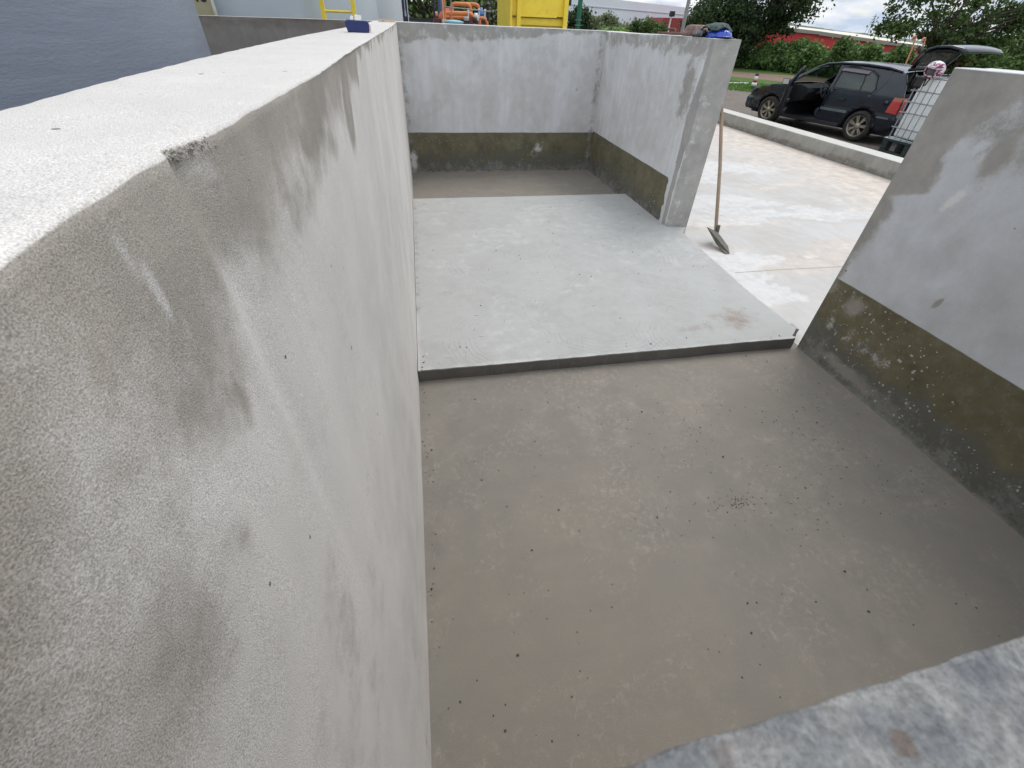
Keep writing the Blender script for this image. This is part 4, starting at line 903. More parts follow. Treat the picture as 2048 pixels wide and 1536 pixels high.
# rear panel below tailgate, front lower
strip_loft(body, [(-.69, .64), (-.70, .60), (-.72, .5), (-.70, .32)], crown=0, inset=.004)
bo = body.build('body', PAINT, car); 
m = MB(); strip_loft(m, [(1.46, 1.352), (1.62, 1.29), (1.95, 1.11), (2.26, .935)], crown=.03, inset=.03); m.build('windscreen', GL, car)
m = MB(); 
for s in (-1, 1): m.tube([(s * .79, 2.28, .93), (s * .70, 1.95, 1.12), (s * .63, 1.62, 1.29), (s * .605, 1.44, 1.36), (s * .60, 1.1, 1.395), (s * .60, .5, 1.405), (s * .61, 0, 1.385), (s * .62, -.3, 1.34)], .022, 8)
m.v = [(a, b, zr(c)) for a, b, c in m.v]
m.build('roof_frame', PAINT, bo)
m = MB(); side_mesh(m, win_rear, [], -1, -.006, .006, .1); m.build('rear_door_window', GL2, car)
m = MB(); side_mesh(m, win_rear, [], 1, -.006, .006, .1); m.build('rear_door_window', GL2, car)
m = MB(); side_mesh(m, win_far, [], 1, -.006, .006, .1); m.build('front_door_window', GL2, car)
m = MB()
def onside(y, z, off=0.0): return (-(halfw(z, y) + off), y, z)
def onside2(y, z, off=0.0): return onside(y, zr(z), off)
m.tube([onside2(.30, .95, .002), onside2(.36, 1.15, .002), onside2(.45, 1.31, .002)], .012, 6)
loopw = win_rear + [win_rear[0]]
m.tube([onside(y, z, .003) for y, z in loopw], .011, 6); m.build('window_trim', TRIM, bo)
m = MB(); m.tube([onside2(y, z, .001) for y, z in [(-.12, 1.34), (-.14, 1.15), (-.04, .95), (.05, .80), (.30, .62)]], .005, 5); m.tube([onside2(y, z, .001) for y, z in [(1.02, 1.33), (.985, 1.1), (.99, .93), (1.02, .6), (1.03, .30)]], .006, 5); m.tube([onside(y, z, .001) for y, z in [(.37, .30), (.7, .29), (1.03, .29)]], .005, 5)
m.build('door_seam', plain('seam', (.004, .004, .005), .8), bo)
m = MB(); 
for (ya, yb) in ((.34, 1.0),):
    P = [onside2(ya, 1.31, .0), onside2(yb, 1.33, .0), onside2(yb, 1.275, .035), onside2(ya, 1.255, .035), onside2(ya, 1.33, -.005), onside2(yb, 1.345, -.005)]
    m.add(P, [(4, 5, 2, 3), (4, 3, 0), (5, 1, 2), (3, 2, 1, 0)])
m.build('wind_deflector', plain('deflector', (.10, .075, .09), .25), car)
m = MB(); m.box((-.875, .52, .755), (-.850, .68, .80)); m.build('door_handle', TRIM, car, bevel=.008)
m = MB(); m.box((-.868, .36, .52), (-.848, 1.02, .575)); m.build('side_strip', STRIP, car, bevel=.006)
m = MB(); m.box((-.852, -.60, .53), (-.835, -.33, .565)); m.build('side_strip', STRIP, car, bevel=.005)
# bumpers
def bumper(y0, sgn, zlo, zhi, name):
    m = MB(); rows = []
    for z, dy in ((zlo, .05), (zlo + .06, 0), (zhi - .05, 0), (zhi, .03)):
        r = []
        for i in range(25):
            a = -1 + 2 * i / 24; x = .845 * a; e = max(0, abs(a) - .82) / .18
            r.append((x if abs(a) < .99 else x * 1.0, y0 - sgn * (dy + .11 * e * e + .42 * max(0, abs(a) - .985) / .015), z))
        rows.append(r)
    vs = [v for r in rows for v in r]; m.add(vs, [(k * 25 + i, k * 25 + i + 1, (k + 1) * 25 + i + 1, (k + 1) * 25 + i) for k in range(3) for i in range(24)], 0, True)
    o = m.build(name, PAINT, car); md = o.modifiers.new('s', 'SOLIDIFY'); md.thickness = .03; return o
bumper(3.34, 1, .27, .56, 'front_bumper'); bumper(-.78, -1, .30, .58, 'rear_bumper')
m = MB(); m.tube([(-.80, 2.78, .545), (-.79, 3.05, .545), (-.74, 3.28, .545), (-.4, 3.35, .545)], .014, 8); m.build('bumper_strip', STRIP, car)
# tail lights, headlights
M_tail = plain('tail_red', (.45, .012, .012), .2, coat=.6); M_amb = plain('tail_orange', (.42, .10, .04), .25, coat=.5); M_head = plain('headlight', (.10, .11, .13), .12, coat=.5)
for s in (-1, 1):
    m = MB(); poly = [(-.685, .64), (-.47, .66), (-.495, .87), (-.67, .87)]
    V = [(s * (halfw(z, y) + .014), y, z) for y, z in poly]; m.add(V + [(s * .62, -.715, .64), (s * .62, -.70, .87)], [(0, 1, 2, 3), (0, 3, 5, 4)]); tl = m.build('tail_light', M_tail, car)
    m = MB(); poly = [(-.67, .87), (-.495, .87), (-.51, .94), (-.66, .94)]
    V = [(s * (halfw(z, y) + .014), y, z) for y, z in poly]; m.add(V + [(s * .62, -.70, .87), (s * .62, -.685, .94)], [(0, 1, 2, 3), (0, 3, 5, 4)]); m.build('indicator', M_amb, tl)
    m = MB(); m.add([(s * .79, 3.02, .64), (s * .79, 3.02, .76), (s * .72, 3.19, .73), (s * .72, 3.235, .63), (s * .45, 3.25, .64), (s * .45, 3.215, .73)], [(0, 1, 2, 3), (3, 2, 5, 4)]); m.build('headlight', M_head, car)
m = MB(); m.lathe([(0, 0), (.05, 0), (.05, .008), (0, .008)], c=(-.846, -.40, .80 + .02), n=20, M=Matrix.Rotation(R(-90), 4, 'Y')); m.build('fuel_flap', PAINT, car)
# wheels
def wheel(x, y, s):
    Mr = Matrix.Rotation(R(90) * s, 4, 'Y') @ Matrix.Scale(1.09, 4); c = (x, y, .312)
    m = MB(); m.lathe([(.19, .0), (.20, .02), (.235, .03), (.275, .015), (.288, -.02), (.290, -.10), (.288, -.16), (.26, -.19), (.2, -.18)], c=c, n=48, M=Mr); ty = m.build('tyre', RUB, None)
    wpar = bpy.data.objects.new('wheel', ty.data); bpy.data.objects.remove(ty); col.objects.link(wpar); wpar.parent = car
    m = MB(); m.lathe([(.198, .0), (.203, .012), (.190, .014), (.180, -.03), (.17, -.12), (.0, -.13)], c=c, n=48, M=Mr); 
    m.lathe([(0, .012), (.052, .010), (.062, -.004), (.062, -.05)], c=c, n=24, M=Mr)
    for k in range(7):
        for dd in (-.10, .10):
            a = 2 * math.pi * k / 7 + .3
            p0 = Vector((math.cos(a + dd * 1.3) * .055, math.sin(a + dd * 1.3) * .055, -.004)); p1 = Vector((math.cos(a + dd) * .188, math.sin(a + dd) * .188, .004))
            d = (p1 - p0).normalized(); nrm = Vector((-d.y, d.x, 0)) * .0125
            V = [p0 + nrm, p0 - nrm, p1 - nrm, p1 + nrm]; V2 = [v - Vector((0, 0, .02)) for v in V]
            m.add([Mr @ v + Vector(c) for v in V + V2], [(0, 1, 2, 3), (0, 4, 5, 1), (1, 5, 6, 2), (2, 6, 7, 3), (3, 7, 4, 0)])
    m.build('rim', RIM, wpar)
    m = MB(); m.lathe([(.0, -.09), (.12, -.09), (.12, -.10), (0, -.10)], c=c, n=24, M=Mr); m.build('brake_disc', INTER, wpar)
for y in (0, 2.475):
    wheel(-.82, y, -1); wheel(.82, y, 1)
# wheel wells, floor, interior
for y in (0, 2.475):
    for s in (-1, 1):
        m = MB(); ring = arc(y, .28, .37, 190, -10, 14); V = [(s * .80, a, b) for a, b in ring] + [(s * .45, a, b) for a, b in ring]
        n = len(ring); m.add(V, [(i, i + 1, n + i + 1, n + i) for i in range(n - 1)] + [tuple(range(n, 2 * n))]); m.build('wheel_arch', INTER, bo)
m = MB(); m.box((-.70, -.66, .20), (.70, 3.1, .27)); m.box((-.79, .42, .21), (-.62, 2.05, .27)); m.box((-.62, 2.08, .25), (.75, 2.12, .93)); m.build('floor_pan', INTER, car)
m = MB(); m.box((-.84, .44, .22), (-.79, 2.02, .30)); m.build('door_sill', plain('sill', (.025, .027, .03), .35), car, bevel=.01)
m = MB(); m.prism([(2.10, .50), (2.10, .93), (1.85, .95), (1.62, .90), (1.58, .80), (1.70, .62)], -.72, .72, axis='x'); ds = m.build('dashboard', INTER, car, bevel=.02)
m = MB(); m.box((-.55, 1.57, .80), (-.25, 1.60, .90)); m.build('instrument_pod', TRIM, ds, bevel=.01)
sw = MB(); Ms = Matrix.Translation((-.38, 1.38, .86)) @ Matrix.Rotation(R(66), 4, 'X')
ring = [Ms @ Vector((.185 * math.cos(a), .185 * math.sin(a), 0)) for a in np.linspace(0, 2 * math.pi, 29)]; sw.tube(ring, .016, 8, cap=False)
sw.lathe([(0, .01), (.05, .01), (.06, -.02), (0, -.03)], n=16, c=(-.38, 1.38, .86), M=Matrix.Rotation(R(66), 4, 'X'))
for a in (0, 180, 270, 235): sw.tube([Ms @ Vector((0, 0, -.01)), Ms @ Vector((.18 * math.cos(R(a)), .18 * math.sin(R(a)), 0))], .014, 6)
sw.tube([Ms @ Vector((0, 0, 0)), Vector((-.38, 1.75, .72))], .03, 8); sw.build('steering_wheel', plain('wheel_grey', (.05, .052, .055), .4), car)
for x in (-.38, .38):
    m = MB(); m.prism([(.75, .30), (1.25, .30), (1.32, .42), (1.28, .52), (.80, .47)], x - .24, x + .24, axis='x'); st = m.build('front_seat', SEAT, car, bevel=.04, seg=3)
    m = MB(); m.prism([(.72, .44), (.86, .44), (.72, 1.0), (.64, 1.05), (.55, 1.0)], x - .23, x + .23, axis='x'); m.build('seat_back', SEAT, st, bevel=.04, seg=3)
    m = MB(); m.box((x - .12, .56, 1.08), (x + .12, .66, 1.24)); m.build('headrest', SEAT, st, bevel=.03, seg=3)
m = MB(); m.prism([(-.10, .35), (.42, .35), (.46, .50), (-.02, .50), (-.16, .95), (-.24, .95)], -.62, .62, axis='x'); m.build('rear_seat', SEAT, car, bevel=.03)
m = MB(); m.box((-.06, 1.40, 1.20), (.06, 1.42, 1.27)); m.build('rear_view_mirror', TRIM, car, bevel=.01)
m = MB(); m.add([(-.50, -.05, .97), (.2, -.1, .99), (.22, .2, 1.08), (-.1, .25, 1.14), (-.45, .2, 1.06), (-.3, .1, 1.2)], [(0, 1, 5), (1, 2, 5), (2, 3, 5), (3, 4, 5), (4, 0, 5)]); tag(m.build('pale_cloth', plain('pale_cloth', (.5, .62, .52), .8)), None, None).parent = car
# open tailgate
def tg(prof, nx=10, x0=-1, x1=1, bow=.05):
    vs = []
    for (y, z, hw) in prof:
        for i in range(nx + 1):
            a = x0 + (x1 - x0) * i / nx; vs.append(Vector((hw * a, y - bow * (1 - a * a), z + .02 * (1 - a * a))))
    return vs, [(r * (nx + 1) + i, r * (nx + 1) + i + 1, (r + 1) * (nx + 1) + i + 1, (r + 1) * (nx + 1) + i) for r in range(len(prof) - 1) for i in range(nx)]
GLP = [(-.40, 1.47, .61), (-.47, 1.61, .66), (-.55, 1.74, .71)]
m = MB(); v, f = tg([(-.36, 1.42, .60), (-.40, 1.47, .61)]); m.add(v, f, 0, True)
for a0, a1 in ((-1, -.86), (.86, 1)): v, f = tg(GLP, nx=2, x0=a0, x1=a1); m.add(v, f, 0, True)
v, f = tg([(-.55, 1.74, .71), (-.62, 1.81, .74), (-.76, 1.855, .77), (-1.0, 1.865, .78), (-1.18, 1.83, .77), (-1.27, 1.775, .74)]); m.add(v, f, 0, True)
tgo = m.build('tailgate', PAINT, car); md = tgo.modifiers.new('s', 'SOLIDIFY'); md.thickness = .04
m = MB(); v, f = tg(GLP, x0=-.86, x1=.86); m.add(v, f, 0, True); o = m.build('rear_window', GL2, tgo)
m = MB(); v, f = tg([(-.60, 1.74, .64), (-.75, 1.79, .68), (-1.0, 1.80, .70), (-1.16, 1.765, .68)]); m.add(v, f, 0, True); m.build('tailgate_lining', TRIM, tgo)
m = MB(); m.tube([(0, -.73, 1.80), (.30, -.60, 1.66)], .008, 6); m.tube([(-.32, -.60, 1.70), (.34, -.56, 1.62)], .006, 6); m.build('wiper', TRIM, tgo)
for s in (-1, 1):
    m = MB(); a_ = Vector((s * .66, -.50, .95)); e = Vector((s * .68, -.60, 1.74)); m.tube([a_, a_.lerp(e, .55)], .014, 8); m.tube([a_.lerp(e, .5), e], .008, 8); m.build('gas_strut', TRIM, car)
# open front door
hy = 2.08; phi = R(58)
Md = Matrix.Translation((-.835, hy, 0)) @ Matrix.Rotation(-phi, 4, 'Z') @ Matrix.Translation((.835, -hy, 0))
dm = MB(); d_out = [(1.09, .28), (1.95, .28), (2.04, .37), (2.085, .60), (2.085, .93), (1.83, 1.115), (1.55, 1.265), (1.37, 1.32), (1.11, 1.335), (1.055, 1.20), (1.03, .93)]
d_out = [(a, zr(b)) for a, b in d_out]
d_win = [(1.10, .955), (1.92, .955), (1.77, 1.09), (1.53, 1.225), (1.35, 1.275), (1.15, 1.285), (1.115, 1.18)]
d_win = [(a, zr(b)) for a, b in d_win]
side_mesh(dm, d_out, [d_win], -1, 0, .045, .07); dm.v = [tuple(Md @ Vector(v)) for v in dm.v]; door = dm.build('front_door', PAINT, car)
m = MB(); side_mesh(m, d_win, [], -1, -.015, .006, .1); m.v = [tuple(Md @ Vector(v)) for v in m.v]; m.build('door_window', GL2, door)
m = MB(); m.box((-.79, 1.12, .34), (-.75, 1.98, .90)); m.box((-.75, 1.3, .60), (-.70, 1.8, .66)); m.box((-.75, 1.2, .38), (-.69, 1.85, .46)); m.v = [tuple(Md @ Vector(v)) for v in m.v]; m.build('door_trim', INTER, door, bevel=.01)
m = MB(); m.box((-1.02, 1.92, .92), (-.86, 2.02, 1.06)); m.v = [tuple(Md @ Vector(v)) for v in m.v]; mo = m.build('wing_mirror', TRIM, door, bevel=.025, seg=3)
m = MB(); m.box((-1.005, 1.905, .94), (-.875, 1.919, 1.045)); m.v = [tuple(Md @ Vector(v)) for v in m.v]; m.build('mirror_glass', CHROME, mo)
m = MB(); m.box((-.866, 1.14, .755), (-.846, 1.30, .80)); m.v = [tuple(Md @ Vector(v)) for v in m.v]; m.build('door_handle', TRIM, door, bevel=.008)
m = MB(); m.tube([(-.05, 1.2, 1.385), (-.05, 1.2, 1.39)], .001, 4)

# ------------------------------------------------------------------ motorcycle behind the car
t = thing('motorcycle', 'red motorcycle whose dark mirrors and screen show above the open tailgate', 'motorcycle', (15.75, 13.3, .0), R(18)); t.scale = (1.38, 1.38, 1.38)
m = MB(); 
for yy in (-.68, .68):
    nm = MB(); pts = [(0, yy + .27 * math.cos(a), .30 + .27 * math.sin(a)) for a in np.linspace(0, 2 * math.pi, 33)]; nm.tube(pts, .045, 8, cap=False); wo = nm.build('wheel', RUB, t)
    nm = MB(); nm.tube([(-.05, yy, .30), (.05, yy, .30)], .05, 10)
    for k in range(8): nm.tube([(0, yy, .30), (0, yy + .24 * math.cos(k * .785), .30 + .24 * math.sin(k * .785))], .006, 4)
    nm.build('rim', M_gal, wo)
m.tube([(0, -.68, .30), (0, -.1, .38), (0, .1, .75), (0, .45, .85)], .03, 8); m.tube([(0, .1, .75), (0, -.6, .78)], .025, 8); m.build('frame', TRIM, t)
m = MB(); m.box((-.13, -.2, .3), (.13, .2, .62)); m.build('engine', M_gal, t, bevel=.03)
m = MB(); m.prism([(-.05, .78), (.38, .80), (.36, .98), (.15, 1.02), (-.05, .92)], -.14, .14, axis='x'); m.build('fuel_tank', plain('bike_red', (.4, .02, .02), .25, coat=.5), t, bevel=.04, seg=3)
m = MB(); m.prism([(-.72, .82), (-.05, .78), (-.05, .88), (-.75, .93)], -.12, .12, axis='x'); m.build('seat', TRIM, t, bevel=.03)
for s in (-.07, .07):
    m = MB(); m.tube([(s, .68, .30), (s, .48, 1.0)], .02, 8); m.build('fork', M_gal, t)
m = MB(); m.tube([(-.36, .30, 1.08), (-.12, .44, 1.02), (.12, .44, 1.02), (.36, .30, 1.08)], .014, 8); m.build('handlebar', TRIM, t)
m = MB(); m.add([(-.15, .58, .85), (.15, .58, .85), (.13, .50, 1.20), (-.13, .50, 1.20), (0, .66, .85), (0, .56, 1.22)], [(0, 4, 5, 3), (4, 1, 2, 5)]); m.build('windscreen', plain('amber_screen', (.12, .03, .02), .15), t)
for s in (-1, 1):
    m = MB(); m.tube([(s * .28, .34, 1.07), (s * .34, .40, 1.22)], .007, 6); m.lathe([(0, -.02), (.06, -.018), (.075, 0), (.06, .018), (0, .02)], c=(s * .35, .40, 1.27), n=18, M=Matrix.Rotation(R(80), 4, 'X')); m.build('mirror', TRIM, t)

# ------------------------------------------------------------------ IBC tote on pallet
t = thing('tote_tank', 'white plastic tote tank in a galvanised cage on a dark pallet beside the kerb', 'tote tank', (10.5, 9.2, 0))
M_hd = bpy.data.materials.new('milky_plastic'); M_hd.use_nodes = True; b_ = M_hd.node_tree.nodes['Principled BSDF']; tco = M_hd.node_tree.nodes.new('ShaderNodeTexCoord')
cc_ = mixc(M_hd.node_tree, mrange(M_hd.node_tree, noise(M_hd.node_tree, tco.outputs['Object'], 2.5, 4, .6), .3, .7), (.86, .88, .87), (.92, .93, .92)); M_hd.node_tree.links.new(cc_, b_.inputs['Base Color']); b_.inputs['Roughness'].default_value = .38
_tl = N(M_hd.node_tree, 'ShaderNodeBsdfTranslucent'); _tl.inputs[0].default_value = (.92, .94, .93, 1); _ms = N(M_hd.node_tree, 'ShaderNodeMixShader'); _ms.inputs[0].default_value = .5
M_hd.node_tree.links.new(b_.outputs[0], _ms.inputs[1]); M_hd.node_tree.links.new(_tl.outputs[0], _ms.inputs[2]); M_hd.node_tree.links.new(_ms.outputs[0], M_hd.node_tree.nodes['Material Output'].inputs[0])
m = MB(); m.box((.05, -1.13, .33), (.95, -.07, 1.40)); m.build('bottle', M_hd, t, bevel=.05, seg=4)
m = MB()
for z in (.30, .50, .78, .97, 1.17, 1.40):
    for (a, b) in (((.0, 0), (.0, -1.2)), ((.0, -1.2), (1.0, -1.2)), ((1.0, -1.2), (1.0, 0)), ((1.0, 0), (0, 0))): m.tube([(a[0], a[1], z), (b[0], b[1], z)], .011 if z < 1.39 else .016, 8)
for k in range(8):
    y = -.075 - .15 * k; 
    for x in (-.012, 1.012): m.tube([(x, y, .29), (x, y, 1.40)], .010, 8)
for k in range(7):
    x = .075 + .142 * k
    for y in (.012, -1.212): m.tube([(x, y, .29), (x, y, 1.40)], .010, 8)
m.tube([(.2, 0, 1.41), (.25, -1.2, 1.41)], .012, 8); m.tube([(.75, 0, 1.41), (.7, -1.2, 1.41)], .012, 8)
m.build('cage', plain('cage_steel', (.30, .31, .33), .4, metal=.5), t)
m = MB(); m.lathe([(0, 0), (.09, 0), (.09, .04), (0, .045)], c=(.5, -.6, 1.395), n=20); m.build('cap', plain('cap_red', (.3, .03, .03), .5), t)
M_pal = plain('dark_plastic', (.025, .035, .035), .55, var=.3, vs=8); 
m = MB(); m.box((-.03, -1.24, .24), (1.03, .03, .285)); 
for y in (-1.23, -.68, -.11):
    for x in (-.02, .42, .86): m.box((x, y, .05), (x + .15, y + .13, .24))
for x in (-.02, .42, .86): m.box((x, -1.23, .0), (x + .15, .02, .05))
m.build('pallet', M_pal, t, bevel=.008)
m = MB(); m.add([(-.035, .035, .288), (.3, .035, .288), (.25, -.02, .30), (-.035, -1.2, .289), (.02, -1.2, .292), (.04, -.1, .33)], [(0, 1, 2, 5), (0, 5, 4, 3)]); m.build('film_scrap', plain('plastic_film', (.40, .46, .46), .3), t)
# crash helmet hung on the cage corner
t = thing('crash_helmet', 'pink and white patterned crash helmet with its visor hanging open on the tote tank', 'helmet', (10.48, 8.90, 1.53)); t.rotation_euler = (R(8), R(-14), R(-12)); t.scale = (1.2, 1.2, 1.2)
m, nt2, b2 = new_mat('helmet_shell'); tcx = N(nt2, 'ShaderNodeTexCoord')
n1 = noise(nt2, mapping(nt2, tcx.outputs['Object'], scale=(5, 9, 16)), 1.6, 3, .5, 1.2); rp = N(nt2, 'ShaderNodeValToRGB'); rp.color_ramp.interpolation = 'CONSTANT'
e = rp.color_ramp.elements; e[0].position = 0; e[0].color = (.06, .03, .05, 1); e[1].position = .44; e[1].color = (.55, .16, .24, 1)
x = e.new(.50); x.color = (.62, .66, .70, 1); x = e.new(.60); x.color = (.28, .10, .15, 1); nt2.links.new(n1, rp.inputs[0]); nt2.links.new(rp.outputs[0], b2.inputs['Base Color']); b2.inputs['Roughness'].default_value = .2
HM = m
vs = []; fs = []; nu, nv_ = 28, 18
for i in range(nv_ + 1):
    th_ = math.pi * .80 * i / nv_
    for k in range(nu):
        a = 2 * math.pi * k / nu; rx, ry, rz = .125, .16, .13
        vs.append((rx * math.sin(th_) * math.cos(a), ry * math.sin(th_) * math.sin(a), rz * math.cos(th_)))
for i in range(nv_):
    for k in range(nu):
        c = [(vs[i * nu + k][q] + vs[(i + 1) * nu + k][q]) / 2 for q in range(3)]
        if c[0] < -.05 and abs(c[1]) < .10 and -.05 < c[2] < .055: continue
        fs.append((i * nu + k, i * nu + (k + 1) % nu, (i + 1) * nu + (k + 1) % nu, (i + 1) * nu + k))
m = MB(); m.add(vs, fs, 0, True); sh = m.build('shell', HM, t); md = sh.modifiers.new('s', 'SOLIDIFY'); md.thickness = .02
m = MB(); m.lathe([(0, .10), (.09, .06), (.10, 0), (.09, -.08), (0, -.085)], n=20); m.build('lining', plain('lining', (.10, .09, .10), .9), t)
m = MB(); V = []
for i in range(9):
    a = R(-52 + 104 * i / 8)
    for k in range(5): V.append((-.12 * math.cos(a) - .035 - .008 * k, .155 * math.sin(a) + .10, -.06 - .042 * k))
m.add(V, [(i * 5 + k, (i + 1) * 5 + k, (i + 1) * 5 + k + 1, i * 5 + k + 1) for i in range(8) for k in range(4)], 0, True); vz = m.build('visor', glass('visor_smoke', (.2, .18, .22), .75, .08), t); md = vz.modifiers.new('s', 'SOLIDIFY'); md.thickness = .004
m = MB(); m.tube([(-.05, -.05, -.09), (-.08, -.03, -.19), (-.07, .02, -.22), (-.05, .05, -.1)], .010, 8); m.build('chin_strap', TRIM, t)

# ------------------------------------------------------------------ hoe leaning on the pier
t = thing('hoe', 'muddy hoe with a long wooden handle leaning against the short side wall', 'hoe', (3.55, 4.5, 0))
o_ = Vector((3.55, 4.5, 0)); A = Vector((3.646, 4.66, .085)); B = Vector((3.425, 5.06, 1.52))
M_wood = plain('old_wood', (.36, .27, .19), .7, var=.25, vs=3, stretch=(14, 14, 1.2), dirt=(.20, .15, .11), dirt_amt=.5, bump=.3, bs=20)
m = MB(); m.tube([A - o_, (A + B) / 2 - o_ + Vector((.012, -.01, 0)), B - o_], [.021, .0195, .018], 14); m.build('handle', M_wood, t)
M_rust = plain('muddy_steel', (.10, .095, .075), .7, var=.3, vs=14, dirt=(.19, .16, .12), dirt_amt=.7, bump=.4, bs=90)
pl = [Vector(p) for p in ((3.455, 4.60, .20), (3.545, 4.655, .145), (3.64, 4.62, .12), (3.675, 4.40, .035), (3.625, 4.27, .004), (3.575, 4.265, .002), (3.535, 4.44, .055))]
cen = sum(pl, Vector()) / 7; nrm = (pl[1] - cen).cross(pl[4] - cen).normalized() * .0025
pl = [p - o_ for p in pl]; m = MB(); m.add([p + nrm for p in pl] + [p - nrm for p in pl], [tuple(range(7)), tuple(range(13, 6, -1))] + [(i, (i + 1) % 7, 7 + (i + 1) % 7, 7 + i) for i in range(7)])
bl = m.build('blade', M_rust, t)
m = MB(); m.tube([A - o_ + Vector((0, 0, .11)), A - o_ + Vector((0, -.01, -.01))], [.024, .028], 14); m.tube([A - o_ + Vector((-.005, -.01, .02)), Vector((3.60, 4.52, .075)) - o_], [.02, .012], 10); m.build('socket', M_rust, bl)

# ------------------------------------------------------------------ small things on the walls
t = thing('tape_measure', 'navy blue tape measure lying on the long bright wall top', 'tape measure', (-.108, 3.13, HW + .002), R(4))
m = MB(); m.prism([(-.060, .030), (-.052, .002), (-.044, 0), (.054, 0), (.062, .008), (.063, .042), (.054, .052), (-.050, .054), (-.060, .046)], -.035, .04, axis='y'); m.build('case', plain('navy_rubber', (.012, .024, .12), .4, var=.2, vs=30), t, bevel=.011, seg=4)
m = MB(); m.box((.0645, -.02, .006), (.069, .028, .036)); m.build('side_label', plain('orange_cream', (.70, .42, .26), .5), t, bevel=.001)
m = MB(); m.prism([(-.030, .052), (-.016, .052), (-.014, .066), (-.022, .072), (-.032, .062)], -.03, .02, axis='y'); m.prism([(-.008, .052), (.026, .052), (.028, .072), (-.006, .076)], -.034, .025, axis='y'); m.build('lock_button', plain('white_plastic', (.85, .87, .86), .35), t, bevel=.002)
t = thing('wood_offcut', 'small pale wooden offcut at the far end of the long wall top', 'wood block', (-.10, 7.25, HW + .022), R(-6))
m = MB(); m.prism([(-.10, -.02), (.085, -.02), (.105, .0), (.105, .035), (.0, .035), (-.02, .05), (-.10, .05)], 0, .022, axis='z'); m.build('plank', plain('raw_pine', (.62, .47, .34), .7, vs=12, stretch=(2, 12, 12)), t, bevel=.002)
m = MB(); m.lathe([(0, 0), (.006, 0), (.006, .002), (0, .002)], c=(-.04, -.0205, .010), n=10, M=Matrix.Rotation(R(90), 4, 'X')); m.build('nail_hole', M_blk, t)
# stuff on the short side wall
t = thing('work_bowl', 'upturned dusty brown rubber bowl on the short side wall top', 'bowl', (3.23, 5.56, 1.945), R(0))
prof = [(.0, .105), (.09, .104), (.135, .092), (.155, .06), (.165, .038), (.178, .036), (.180, .0), (.165, .0), (.15, .04), (.13, .085), (.0, .095)]
m = MB(); m.lathe(prof, n=40); ob = m.build('shell', plain('brown_rubber', (.16, .085, .07), .7, var=.2, vs=9, dirt=(.42, .38, .33), dirt_amt=.7), t); ob.scale = (.62, 1.15, .92)
t = thing('wooden_float', 'flat dark brown plastering board left of the brown bowl', 'plastering float', (3.22, 6.12, 1.945), R(3))
m = MB(); m.box((-.07, -.22, 0), (.07, .20, .022)); m.build('blade', plain('float_brown', (.14, .075, .05), .8), t, bevel=.004); m = MB(); m.tube([(0, -.1, .02), (0, -.09, .05), (0, .09, .05), (0, .1, .02)], .012, 8); m.build('handle', plain('float_handle', (.12, .07, .05), .8), t)
t = thing('hard_hat', 'bright blue hard hat at the end of the short side wall', 'hard hat', (3.24, 5.10, 1.945), R(90)); t.rotation_euler = (R(0), R(3), R(88)); t.scale = (1, 1, .66)
vs = []; fs = []
for i in range(11):
    th_ = math.pi / 2 * i / 10
    for k in range(32): a = 2 * math.pi * k / 32; vs.append((.155 * math.sin(th_) * math.cos(a), .115 * math.sin(th_) * math.sin(a), .118 * math.cos(th_) + .004))
fs = [(i * 32 + k, i * 32 + (k + 1) % 32, (i + 1) * 32 + (k + 1) % 32, (i + 1) * 32 + k) for i in range(10) for k in range(32)]
b = len(vs)
for k in range(32): a = 2 * math.pi * k / 32; e_ = .012 + .04 * max(0, -math.cos(a)) ** 3; vs.append(((.155 + e_) * math.cos(a), (.115 + .012) * math.sin(a), .0))
fs += [(10 * 32 + k, 10 * 32 + (k + 1) % 32, b + (k + 1) % 32, b + k) for k in range(32)]
m = MB(); m.add(vs, fs, 0, True); hh_ = m.build('shell', plain('hat_blue', (.015, .06, .42), .3, coat=.4), t); md = hh_.modifiers.new('s', 'SOLIDIFY'); md.thickness = .004
m = MB(); m.tube([(-.14, 0, .05), (-.08, 0, .108), (0, 0, .128), (.08, 0, .108), (.14, 0, .05)], .010, 8); m.build('ridge', plain('hat_blue_ridge', (.015, .05, .36), .3), t)
# dark cloth / glove over the hat
t = thing('work_glove', 'dark green and grey work gloves draped over the blue hard hat', 'glove', (3.20, 5.28, 1.945), 0)
def cloth(cx, cy, rx, ry, h, base, seed, mat, name):
    nn = 30; V = []
    for i in range(nn):
        for k in range(nn):
            u = -1 + 2 * i / (nn - 1); v = -1 + 2 * k / (nn - 1); r = math.hypot(u, v); rr = 1 + .25 * (vnoise(u * 2 + 5, v * 2 + 5, 1.5, seed) - .5)
            q = max(0, 1 - (r / 1.15) ** 2); z = base + h * q ** .6 + .03 * (float(fbm(u + 3, v + 3, 2.2, seed)) - .5)
            V.append((cx + rx * u * rr * (1 - .18 * abs(v)), cy + ry * v * rr * (1 - .18 * abs(u)), max(z, .003)))
    m = MB(); m.add(V, [(i * nn + k, (i + 1) * nn + k, (i + 1) * nn + k + 1, i * nn + k + 1) for i in range(nn - 1) for k in range(nn - 1)], 0, True)
    o = m.build(name, mat, t); md = o.modifiers.new('s', 'SOLIDIFY'); md.thickness = .006; return o
cloth(.02, -.14, .125, .17, .05, .062, 3, plain('dark_green_cloth', (.035, .055, .05), .85, var=.4, vs=14, dirt=(.18, .22, .17), dirt_amt=.6), 'cuff')
cloth(.0, .04, .10, .09, .05, .0, 8, plain('navy_cloth', (.02, .022, .035), .85, var=.4, vs=14, dirt=(.35, .36, .37), dirt_amt=.5), 'palm')
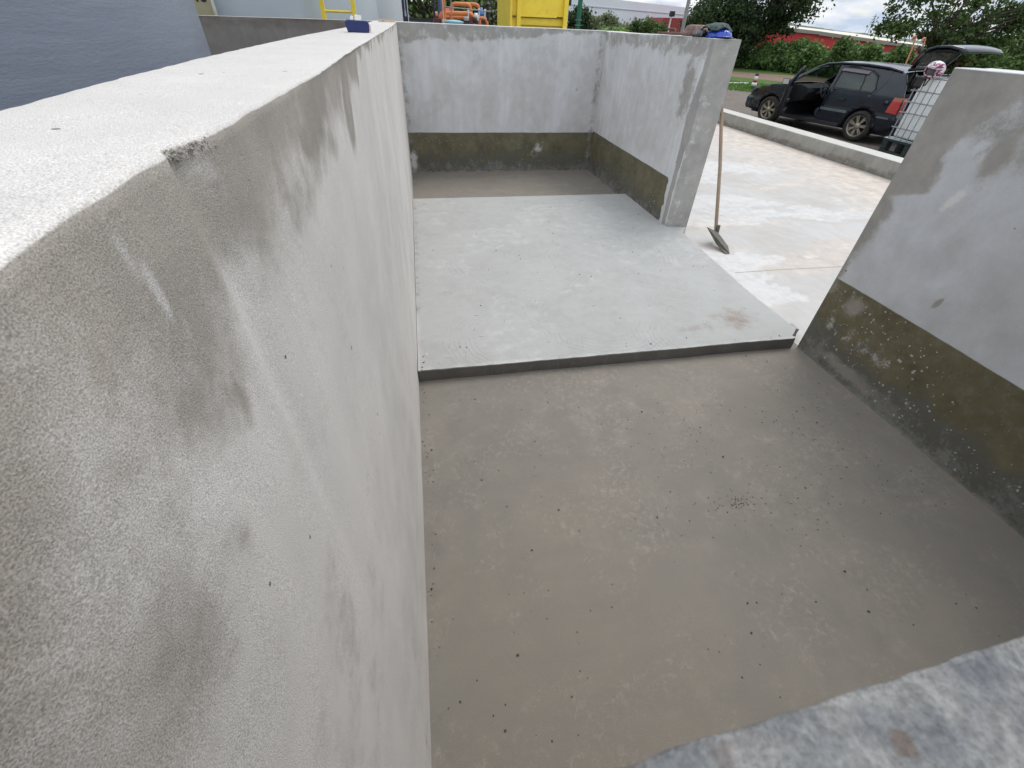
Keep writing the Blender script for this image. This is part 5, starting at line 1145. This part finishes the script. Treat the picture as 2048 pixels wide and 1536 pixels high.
mg = plain('glove_grey', (.11, .115, .12), .85, var=.5, vs=20, dirt=(.4, .4, .38))
for k in range(4): m = MB(); m.tube([(-.06, .06 - .045 * k, .045), (-.10, .055 - .05 * k, .035), (-.125, .03 - .05 * k, .014)], [.015, .015, .011], 8); m.build('finger', mg, t)
M_hidden = None
# debris: chips and grit on slab and floor
dm = MB(); 
for i in range(340):
    if random.random() < .45: x = random.uniform(.05, 3.0); y = random.uniform(2.5, 6.1); z = .101
    else: x = random.uniform(.05, 3.0); y = random.uniform(.4, 2.4); z = .001
    if random.random() < .35: x = random.gauss(.03, .02) if random.random() < .5 else x; y = random.gauss(2.50, .05) if random.random() < .5 and z > .05 else y; x = abs(x)
    s = random.choice((.0012, .0016, .002, .003)) * random.uniform(.7, 1.3)
    M = Matrix.Translation((x, y, z + s * .4)) @ Euler((random.random(), random.random(), random.random() * 6)).to_matrix().to_4x4()
    dm.box((-s, -s * 1.4, -s * .6), (s, s * 1.4, s * .6), 0, M)
for i in range(260):
    x = 1.7 + random.gauss(0, .06) if i < 60 else random.uniform(1.3, 3.0); y = 1.12 + random.gauss(0, .02) if i < 60 else random.uniform(.9, 1.9)
    s = random.uniform(.0012, .003); M = Matrix.Translation((x, y, s * .4)) @ Euler((random.random(), random.random(), random.random() * 6)).to_matrix().to_4x4(); dm.box((-s, -s, -s * .5), (s, s, s * .5), 0, M)
tag(dm.build('grit', plain('grit_dark', (.075, .068, .06), .9)), 'dark grit and mortar crumbs scattered on the slab and floor', 'grit', kind='stuff')
dm = MB()
for (x, y, a) in [(.13, 2.78, .2), (.50, 2.80, .1), (.16, 2.50, -.9), (.30, 3.38, .6), (.22, 2.56, .1), (.38, 3.3, .3), (1.55, 3.15, .2), (.07, 2.62, 1.3), (.5, 3.12, -.2), (.9, 3.9, .7), (2.4, 2.75, 1.1)]:
    M = Matrix.Translation((x, y, .103)) @ Matrix.Rotation(a, 4, 'Z'); dm.box((-.014, -.0022, -.002), (.014, .0022, .002), 0, M)
tag(dm.build('splinters', plain('white_splinter', (.62, .60, .55), .7)), 'small pale splinters strewn on the trowelled slab', 'splinters', kind='stuff')
cm = MB(); bmx = [(3.02, 2.50, .0), (3.20, 2.60, .0), (3.17, 2.68, 0), (3.0, 2.66, 0)]

bm_ = bmesh.new(); bmesh.ops.create_cube(bm_, size=1); bmesh.ops.subdivide_edges(bm_, edges=bm_.edges[:], cuts=7, use_grid_fill=True)
for v in bm_.verts:
    v.co = Vector((v.co.x * .10, v.co.y * .055, v.co.z * .07)); k = (vnoise(v.co.x * 1 + 3, v.co.y + v.co.z * 1.7 + 3, 40, 3) - .5) * .008; v.co += v.co.normalized() * float(k)
me = bpy.data.meshes.new('broken_block'); bm_.to_mesh(me); bm_.free(); me.materials.append(M_kerb)
o = bpy.data.objects.new('broken_block', me); col.objects.link(o); o.location = (3.165, 2.615, .05); o.rotation_euler = (R(4), R(6), R(78))
tag(o, 'small broken lump of mortar at the front right corner of the trowelled slab', 'mortar lump')
